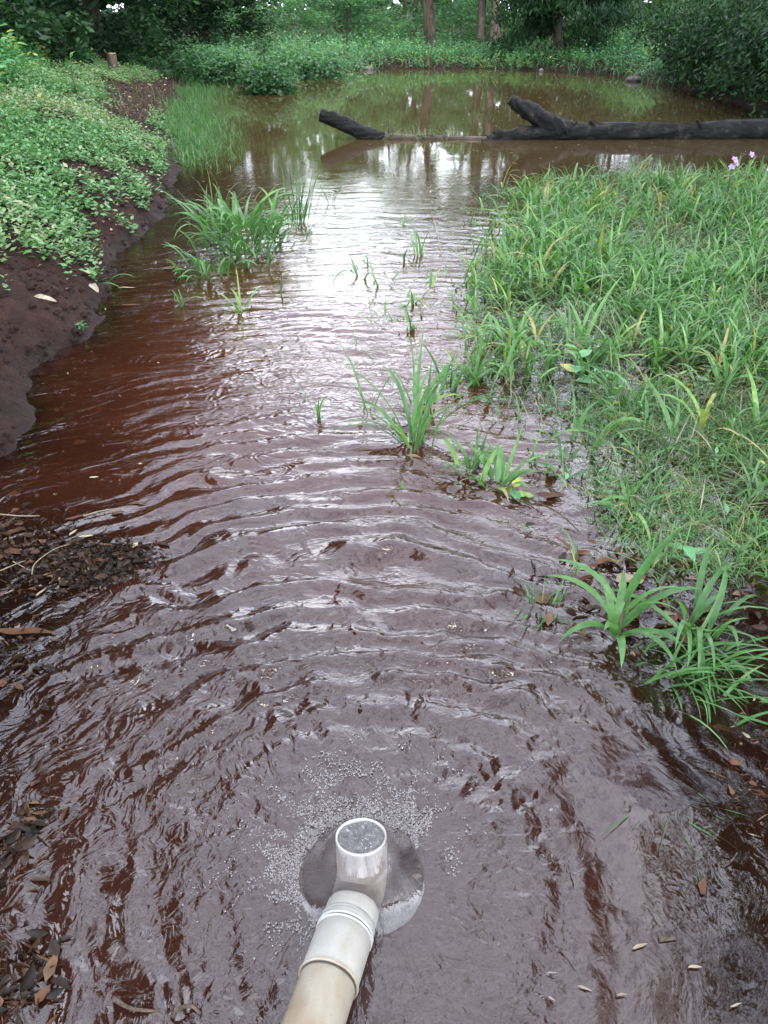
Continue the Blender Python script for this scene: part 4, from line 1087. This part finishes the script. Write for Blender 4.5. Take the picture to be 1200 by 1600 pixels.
# leafy weeds: each leaf a part
def leafy_weed(name, label, px, py, h, n, lsize, mat='herb', zref=0., tm=.55, asp=.5, cat='plant', lean=(0, 0), group=None):
    p = P(px, py, zref)
    for _ in range(4):
        zz_ = max(float(ground_z(p[0], p[1])[0]), -.02); p = P(px, py, zz_)
    t = thing(name, label, cat, (p[0], p[1], zz_), group)
    g = Geo(); add_tube(g, spline([(0, 0, -.03), (lean[0]*.4+rng.normal(0, .01), lean[1]*.4, h*.5), (lean[0], lean[1], h)], 6), np.linspace(.006, .003, 6)*max(1, h/.3), 5, tint=.5)
    g.build('stem', 'stem', t, True)
    for q in range(n):
        fz = .25+.75*(q+.5)/n; a_ = q*2.4+rng.normal(0, .2)
        v_, f_, t_ = leaves(np.array([[lean[0]*fz**1.3, lean[1]*fz**1.3, h*fz]]), np.array([[math.cos(a_), math.sin(a_), rng.normal(.1, .15)+.5*(fz > .9)]]), np.array([[0, 0, 1.]]),
                            lsize*(1.15-.4*fz)*rng.uniform(.85, 1.1), lsize*asp*(1.15-.4*fz), .2, np.array([np.clip(rng.normal(tm, .12), 0, 1)]))
        mesh_obj('leaf', v_, f_, mat, t, attrs={'tint': t_})
    return t
leafy_weed('leafy_weed', 'tall pale-leaved weed sticking up among the weeds near the cut stump', 122, 150, .5, 12, .12, tm=.85)
leafy_weed('leafy_weed', 'bright topped weed in the upper left, left of the tall pale-leaved weed', 70, 140, .42, 10, .13, tm=.9)
leafy_weed('leafy_weed', 'weed with one yellow-green leaf on top, in the middle of the left bank', 72, 205, .32, 7, .11, tm=.97)
leafy_weed('leafy_weed', 'weed with large blue-green leaves at the middle of the left bank', 88, 232, .25, 6, .14, tm=.3, asp=.7)
leafy_weed('leafy_weed', 'slender weed hanging over the far left shore, with pale round leaves', 252, 262, .3, 12, .075, tm=.8)
leafy_weed('leafy_weed', 'leafy weed at the foot of the left bank, above the water bend', 205, 345, .28, 13, .06, tm=.7)
leafy_weed('leafy_weed', 'small weed low on the bare red bank, at the very waterline', 128, 516, .05, 9, .045, tm=.35)
leafy_weed('leafy_weed', 'tall thin weed rising in front of the dark trees above the stump', 178, 92, .95, 16, .10, tm=.6)
leafy_weed('broad_leaved_seedling', 'seedling with one bright rounded leaf on the muddy edge below the grass', 800, 778, .05, 4, .085, tm=.93, asp=.6)
leafy_weed('broad_leaved_seedling', 'seedling with a bright boat-shaped leaf behind the tall broad-leaved grass', 1062, 880, .09, 3, .11, tm=.9, asp=.45)
leafy_weed('water_herb', 'little floating herb with round leaves in the ripples below the muddy edge', 820, 826, .012, 9, .035, tm=.75, asp=.7)
leafy_weed('water_herb', 'tiny green sprig lying on the red water at the left', 200, 694, .01, 5, .035, tm=.7, asp=.5)
leafy_weed('broad_leaved_seedling', 'large pale leaf plant in the middle of the grass patch', 895, 620, .26, 5, .11, tm=.8, asp=.75)
leafy_weed('water_herb', 'small sparse herb at the left tip of the grass patch', 572, 418, .09, 9, .05, tm=.85, asp=.45)

# pink flowers at the top right of the grass
def flower_plant(label, px, py, h, blooms):
    p = P(px, py); t = thing('flowering_plant', label, 'flower', (p[0], p[1], 0), 'pink flowers at the top right of the grass')
    for (dx, dz, tilt) in blooms:
        g = Geo(); add_tube(g, spline([(0, 0, -.02), (dx*.3, .0, h*.5), (dx, .02, dz)], 6), np.linspace(.004, .0025, 6), 5); g.build('stem', 'stem', t, True)
        cn = np.array((dx, .0, dz)); fo = np.array((math.sin(tilt), -.75, .65)); fo /= np.linalg.norm(fo)
        u = np.cross(fo, (0, 0, 1.)); u /= np.linalg.norm(u); w = np.cross(fo, u)
        fl = None
        for q in range(5):
            a_ = q*2*math.pi/5+rng.normal(0, .1); dr = u*math.cos(a_)+w*math.sin(a_)+fo*.35
            v_, f_, t_ = leaves((cn+dr*.004)[None], dr[None], fo[None]*1., .031, .026, .2, np.array([rng.uniform(.35, 1)]))
            o = mesh_obj('petal', v_, f_, 'petal', t, attrs={'tint': t_})
        g = Geo(); add_tube(g, [cn-fo*.004, cn+fo*.006], [.006, .004], 7, tint=0); g.build('flower_centre', 'petal', t, True)
    for q in range(9):
        fz = .2+.7*q/9; a_ = q*2.4
        v_, f_, t_ = leaves(np.array([[0, 0, h*fz]]), np.array([[math.cos(a_), math.sin(a_), .2]]), np.array([[0, 0, 1.]]), .07, .035, .2, np.array([.4]))
        mesh_obj('leaf', v_, f_, 'herb', t, attrs={'tint': t_})
flower_plant('pink flower cluster on the left of the flowering weeds in the grass', 1130, 330, .42, [(0.0, .44, .1), (-.01, .38, -.4), (.02, .41, .5)])
flower_plant('two-toned pink flower just right of the pink flower cluster', 1155, 325, .42, [(.0, .46, .2)])
flower_plant('pink flower lowest and rightmost but one of the flowering weeds', 1184, 340, .38, [(.0, .40, 0)])
flower_plant('pink flower highest at the right edge of the photo', 1199, 315, .5, [(.0, .55, .1)])

# ------------------------------------------------------------------ dead leaves, debris, small things
def dead_leaf(label, px, py, L, W, az, tint, z=.004, curl=.25, mat='dead', name='dead_leaf', cat='leaf', group=None, tilt=0.):
    if mat == 'dead': L *= .72; W *= .6; tint = tint*.85 if tint < .8 else tint
    p = P(px, py, max(z, 0)); zz_ = max(z, float(ground_z(p[0], p[1])[0])+.006) if z > 0 else z
    nu, nv = 9, 5
    u = np.linspace(0, 1, nu)[:, None]; w_ = np.linspace(-1, 1, nv)[None]
    prof = np.sin(np.pi*np.clip(u, .02, .985)**.8)**.75
    x_ = (u-.5)*L+0*w_; y_ = w_*prof*W/2+.1*W*np.sin(u*5+tint*9)
    z_ = curl*W*(.5*w_**2*prof+.35*np.sin(u*4+tint*7))+tilt*x_+.002
    z_ = z_-z_.min(); y_ = y_*(1+.18*np.sin(u*9+tint*20)*np.sign(w_))+.12*W*np.sin(u*3+az*5)
    ca, sa = math.cos(az), math.sin(az)
    V_ = np.stack((x_*ca-y_*sa, x_*sa+y_*ca, z_+0*x_), -1).reshape(-1, 3)
    i_ = np.arange(nu-1)[:, None]*nv; j_ = np.arange(nv-1)[None]
    f_ = np.stack((i_+j_, i_+nv+j_, i_+nv+j_+1, i_+j_+1), -1).reshape(-1, 4)
    o = mesh_obj(name, V_, f_, mat, smooth=True, attrs={'tint': np.full(len(V_), tint)})
    o.location = (float(p[0]), float(p[1]), float(zz_))
    return tag(o, label, cat, group)
DL = [('orange dead leaf lying on the dark shallow left of the leaf heap', 85, 898, .10, .045, .2, .5),
      ('pale curled leaf standing on the far edge of the leaf heap', 115, 832, .06, .02, 1.2, .95),
      ('yellow curled leaf on top of the leaf heap', 135, 838, .07, .02, .3, .98),
      ('long brown leaf above the leaf heap, pointing at the heap', 120, 808, .11, .03, .45, .5),
      ('brown oval leaf above and right of the leaf heap', 185, 801, .07, .03, .0, .5),
      ('tan leaf afloat right of the leaf heap top, farthest from shore', 213, 787, .10, .025, .1, .62),
      ('small pale leaf floating alone on the red water at the left', 147, 746, .05, .02, .4, .95),
      ('white curled leaf at the right end of the leaf heap', 212, 852, .05, .03, 1.4, 1.0),
      ('long brown bark strip at the left edge below the leaf heap', 40, 988, .26, .05, -.12, .5),
      ('red brown leaf at the left edge beside the debris', 15, 832, .12, .05, .3, .42),
      ('broad brown leaf at the left edge above the debris', 22, 862, .10, .06, -.6, .5),
      ('pale narrow leaf standing left below the leaf heap', 65, 925, .07, .015, 1.2, .9),
      ('yellow dead leaf on the water beside the foot of the left bank', 198, 450, .16, .035, .1, .92),
      ('orange dead leaf on the water below the yellow one', 205, 477, .18, .045, -.1, .52),
      ('rusty dead leaf beside the near left foot of the big grass clump', 272, 420, .22, .12, 0, .52),
      ('brown leaf in the water under the big grass clump', 352, 428, .18, .09, .2, .58),
      ('yellow-brown leaf between the fountain-shaped tuft and the low tuft', 652, 716, .14, .05, -.6, .85),
      ('long reddish leaf standing on the muddy edge at the right', 882, 850, .16, .025, -1.1, .6),
      ('rusty leaf behind the long reddish leaf on the muddy edge', 897, 868, .14, .03, -1.2, .5),
      ('pale rounded leaf standing in the wispy grass', 992, 812, .06, .045, 1.4, .98),
      ('grey-green fading leaf lying behind the tall grass plant', 985, 908, .13, .09, .3, .86),
      ('cream and brown leaf beside the fading grey-green leaf', 972, 915, .06, .04, 1.3, .95),
      ('tan upright leaf right of the tall broad-leaved grass', 1073, 985, .10, .032, 1.3, .7),
      ('pinkish brown leaf above the tan upright leaf', 1100, 955, .07, .03, .5, .7),
      ('small tan leaf below the wispy grass at the right', 1098, 885, .045, .02, 1.3, .8),
      ('~brown submerged leaf near the right edge, below the wispy grass', 1165, 902, .22, .10, .2, .45),
      ('brown leaf on the muddy corner left of the tan upright leaf', 1050, 970, .08, .04, .7, .62),
      ('orange brown leaf floating in the dark reflection at the near right', 1098, 1385, .055, .028, .9, .6),
      ('pale mud-brown flake in the ripples right of the pipe mouth', 652, 1370, .03, .02, .2, 1.0),
      ('yellow-green leaf on the water above the muddy edge', 945, 778, .09, .04, .1, .86),
      ('brown pair of leaves on the muddy edge near the low tuft', 860, 775, .16, .07, -.2, .45),
      ('~tan leaf on the dark bottom at the lower left corner', 18, 1560, .09, .03, -.7, .7),
      ('~orange leaf sunk in the shallows at the lower left', 42, 1460, .10, .05, 1.3, .5),
      ('~curled brown leaf sunk at the left edge of the lower shallows', 30, 1395, .09, .05, 1.0, .4)]
for lab, px, py, L, W, az, tn in DL:
    if lab[0] == '~': dead_leaf(lab[1:], px, py, L, W, az, tn*.8, z=-.022)
    else: dead_leaf(lab, px, py, L, W, az, tn)
for lab, px, py, L, W, az, tn in (('largest cream wood chip floating at the near right', 805+195, 1478, .045, .012, .35, .8),
                              ('cream chip right of the largest wood chip', 1086, 1511, .036, .010, .0, .9),
                              ('pale straw chip low at the near right, left of the others', 914, 1544, .036, .008, -.4, .9),
                              ('yellowish straw chip low at the near right', 972, 1554, .028, .007, 0, .7),
                              ('thin straw chip left of the pale chips', 862, 1520, .026, .005, 0, .8),
                              ('tiny pale chip below the thin straw chip', 862, 1560, .02, .006, -.6, .9),
                              ('straw chip at the far right of the floating chips', 1150, 1570, .035, .006, .3, .6)):
    dead_leaf(lab, px, py, L*.75, W*.62, az, tn*.7, mat='straw', name='straw_chip', cat='straw', curl=.1, group='straw chips afloat at the near right')
for lab, px, py, L, W, az in (('crumpled white scrap on the red bank near the water', 70, 470, .14, .05, -.4), ('white scrap under the blades at the foot of the left bank', 148, 452, .16, .045, -1.0)):
    dead_leaf(lab, px, py, L, W, az, .98, z=.3 if px < 100 else .1, mat='straw', name='scrap', cat='scrap', curl=.5)

def stick(label, pts, rad, mat='twig', name='stick', z=.006, cat='stick'):
    w_ = [P(x, y, zz_) for x, y, zz_ in pts]
    t0 = w_[0]
    g = Geo(); add_tube(g, spline(w_, 12), np.linspace(rad, rad*.5, 12), 6, rough=.25, seed=int(pts[0][0]))
    o = g.build(name, mat, None, True, origin=t0); o.location = tuple(float(v_) for v_ in t0)
    return tag(o, label, cat)
stick('pale curved stalk arching over the leaf heap', [(50, 898, .0), (55, 880, .03), (85, 858, .04), (112, 850, .01)], .0022, 'straw')
stick('thin pale stalk pointing from the leaf heap to the far shore', [(130, 806, .01), (160, 798, .012), (190, 794, .008)], .003, 'straw')
stick('short stalk crossing the debris left of the heap', [(20, 877, .02), (48, 892, .006)], .002, 'straw')
stick('pale stalk left of the heap, crossing the short one', [(0, 892, .02), (28, 880, .02), (40, 876, .01)], .002, 'straw')
stick('long straight stalk at the left edge, above the debris', [(-5, 803, .02), (30, 806, .01), (62, 806, .005)], .0028, 'straw')
stick('dark twig lying along the muddy edge by the low tuft', [(690, 737, .005), (740, 748, .012), (790, 772, .01), (830, 790, .006)], .005)
stick('dark twig crossing the muddy edge, right of the first', [(820, 776, .01), (870, 800, .03), (905, 830, .01)], .004)
stick('dark forked stick in the water at the bottom, left of the pipe', [(178, 1560, .004), (205, 1576, .012), (250, 1580, .006)], .005)
stick('curved dark bark piece in the water at the bottom, near the pipe', [(270, 1590, .002), (280, 1576, .012), (300, 1572, .012), (315, 1586, .002)], .005)
stick('thin stalk with a bud in the grass patch, bending to the left', [(690, 400, 0), (680, 350, .14), (672, 325, .24)], .003, 'straw')
stick('dark short stick floating near the straw chips', [(1030, 1468, .003), (1055, 1466, .004)], .006)
stick('thin dark twig floating above the straw chips', [(1128, 1354, .002), (1140, 1348, .008), (1152, 1332, .003)], .003)

# the leaf heap and loose litter at the left shore
def heap(name, label, cpx, cpy, rx, ry, n, hmax, lmin, lmax, tlo, thi, cat='leaf litter', prob=None, z0=None):
    c_ = P(cpx, cpy); q = rng.normal(0, .5, (n, 2)); xs = c_[0]+q[:, 0]*rx; ys = c_[1]+q[:, 1]*ry
    e = np.hypot(q[:, 0], q[:, 1])
    if prob is not None:
        k_ = rng.random(n) < prob(xs, ys); xs, ys, e = xs[k_], ys[k_], e[k_]; n = len(xs)
    z_ = (hmax*np.exp(-e*1.6)*rng.random(n)+.002) if z0 is None else terrain(xs, ys)+z0*rng.random(n)
    L = lmin+(lmax-lmin)*1.25*rng.random(n)**2
    g = Geo(); g.add(*leaves(np.stack((xs, ys, z_-.004*rng.random(n)), 1), rand_dirs(n, -.25, .4), rand_dirs(n, .1, 1), L, L*rng.uniform(.07, .6, n), .5, tlo+(thi-tlo)*rng.random(n)**1.6))
    return tag(g.build(name, 'dead'), label, cat, kind='stuff')
heap('leaf_heap', 'heap of wet dark leaves and straw rising from the shallow water at the left', 145, 885, .18, .13, 1500, .04, .012, .045, .0, .35)
heap('leaf_heap', 'pale rotting leaf scraps on the crown of the leaf heap', 140, 885, .15, .11, 170, .045, .010, .035, .5, .95)
heap('floating_litter', 'wet leaf litter along the left edge between the bank and the heap', 20, 860, .30, .26, 700, .006, .010, .045, .0, .6)
heap('floating_litter', 'loose leaf litter in the shallows at the left edge, lower down', 10, 1040, .12, .40, 260, .004, .010, .045, .0, .6)
heap('floating_litter', 'wet dark litter in the shallows at the lower left edge', 15, 1330, .10, .22, 380, .004, .010, .05, .0, .7)
heap('floating_litter', 'matted litter in the bottom left corner', 10, 1540, .10, .10, 260, .006, .010, .05, .0, .8)
heap('floating_litter', 'flecked litter on the dark water at the right edge, below the sprawling tuft', 1190, 1230, .12, .22, 240, .003, .008, .035, .1, 1.)
heap('floating_litter', 'brown litter and grass bits round the foot of the tall broad-leaved grass', 1010, 940, .38, .30, 420, .006, .010, .06, .1, .9)
# leaves sunk on the bed, seen through the water
xs, ys = rand_in(5200, -2.6, 4.0, .2, 6.5)
dens_ = .35*sstep(-.25, -1.2, xs)*sstep(6, 4, ys)+.5*sstep(-.7, -1.3, xs)*sstep(3, 1.5, ys)+.9*sstep(.6, 1.2, xs)*sstep(3.6, 2.6, ys)
xs, ys = thin(xs, ys, dens_*(terrain(xs, ys) < -.01)); n = len(xs)
g = Geo(); L = rng.uniform(.015, .075, n)
g.add(*leaves(np.stack((xs, ys, np.minimum(terrain(xs, ys)+.015, -.004)), 1), rand_dirs(n, -.1, .15), rand_dirs(n, .7, 1), L, L*rng.uniform(.2, .55, n), .3, rng.uniform(.05, .95, n)))
tag(g.build('sunken_leaves', 'dead'), 'dead leaves lying under the shallow water on both sides of the stream', 'leaf litter', kind='stuff')
# specks of chaff afloat
n = 1500; xs, ys = rand_in(n, -2.8, 3, .5, 7)
xs, ys = thin(xs, ys, .02+.5*sstep(0, -1.0, xs)*sstep(7.5, 5, ys)*(ys > 1.8)+.10*(xs > .3)*(ys < 1.4)); n = len(xs)
g = Geo(); L = rng.uniform(.006, .03, n)
g.add(*leaves(np.stack((xs, ys, np.full(n, .004)), 1), rand_dirs(n, -.03, .03), rand_dirs(n, .95, 1), L, L*.3, .05, rng.uniform(.4, 1, n)))
n2 = 900; xs, ys = rand_in(n2, -2, 8, 8.5, 20)
g.add(*leaves(np.stack((xs, ys, np.full(n2, .004)), 1), rand_dirs(n2, -.03, .03), rand_dirs(n2, .95, 1), rng.uniform(.03, .10, n2), .02, .05, rng.uniform(.2, .9, n2)))
tag(g.build('floating_chaff', 'dead'), 'specks of chaff and leaf bits drifting on the pond', 'chaff', kind='stuff')

# cut stump on the left bank, block and stones on the far shore
p = gpt(177, 108, .6); z_ = float(ground_z(*p)[0])
t = thing('tree_stump', 'small cut stump with a pale top on the left bank below the shrubs', 'stump', (p[0], p[1], z_))
g = Geo(); add_tube(g, [(0, 0, -.1), (0, 0, .1), (.01, 0, .36), (.012, 0, .37)], [.12, .095, .085, .08], 12, rough=.15, nfreq=1.5, seed=3); g.build('stump_wood', 'bark', t, True)
g = Geo(); add_tube(g, [(.012, 0, .37), (.012, 0, .385)], [.082, .078], 12); g.build('cut_face', 'stump', t)
def stone(label, px, py, sx, sy, sz, mat='stone'):
    p = P(px, py, 0); n_, m_ = 10, 7
    a_, b_ = np.meshgrid(np.linspace(0, 2*math.pi, n_, endpoint=False), np.linspace(-1.45, 1.45, m_))
    R_ = 1+.25*fbm(np.cos(a_)*1.5+px*.1, b_+np.sin(a_)*1.5, 3)
    V_ = np.stack((np.cos(a_)*np.cos(b_)*sx*R_, np.sin(a_)*np.cos(b_)*sy*R_, np.sin(b_)*sz*R_), -1).reshape(-1, 3)
    i_ = np.arange(m_-1)[:, None]*n_; j_ = np.arange(n_)[None]; f_ = np.stack((i_+j_, i_+(j_+1) % n_, i_+n_+(j_+1) % n_, i_+n_+j_), -1).reshape(-1, 4)
    o = mesh_obj('stone', V_, f_, mat); o.location = (float(p[0]), float(p[1]), sz*.35); return tag(o, label, 'stone')
stone('pale block at the waterline of the far bank, left of the slender trunk', 577, 109, .15, .10, .08)
stone('small white stone in the weeds at the far waterline, below the dark tree', 845, 112, .07, .06, .07)
stone('grey stone at the water edge where the dark thicket begins', 990, 127, .22, .14, .09)
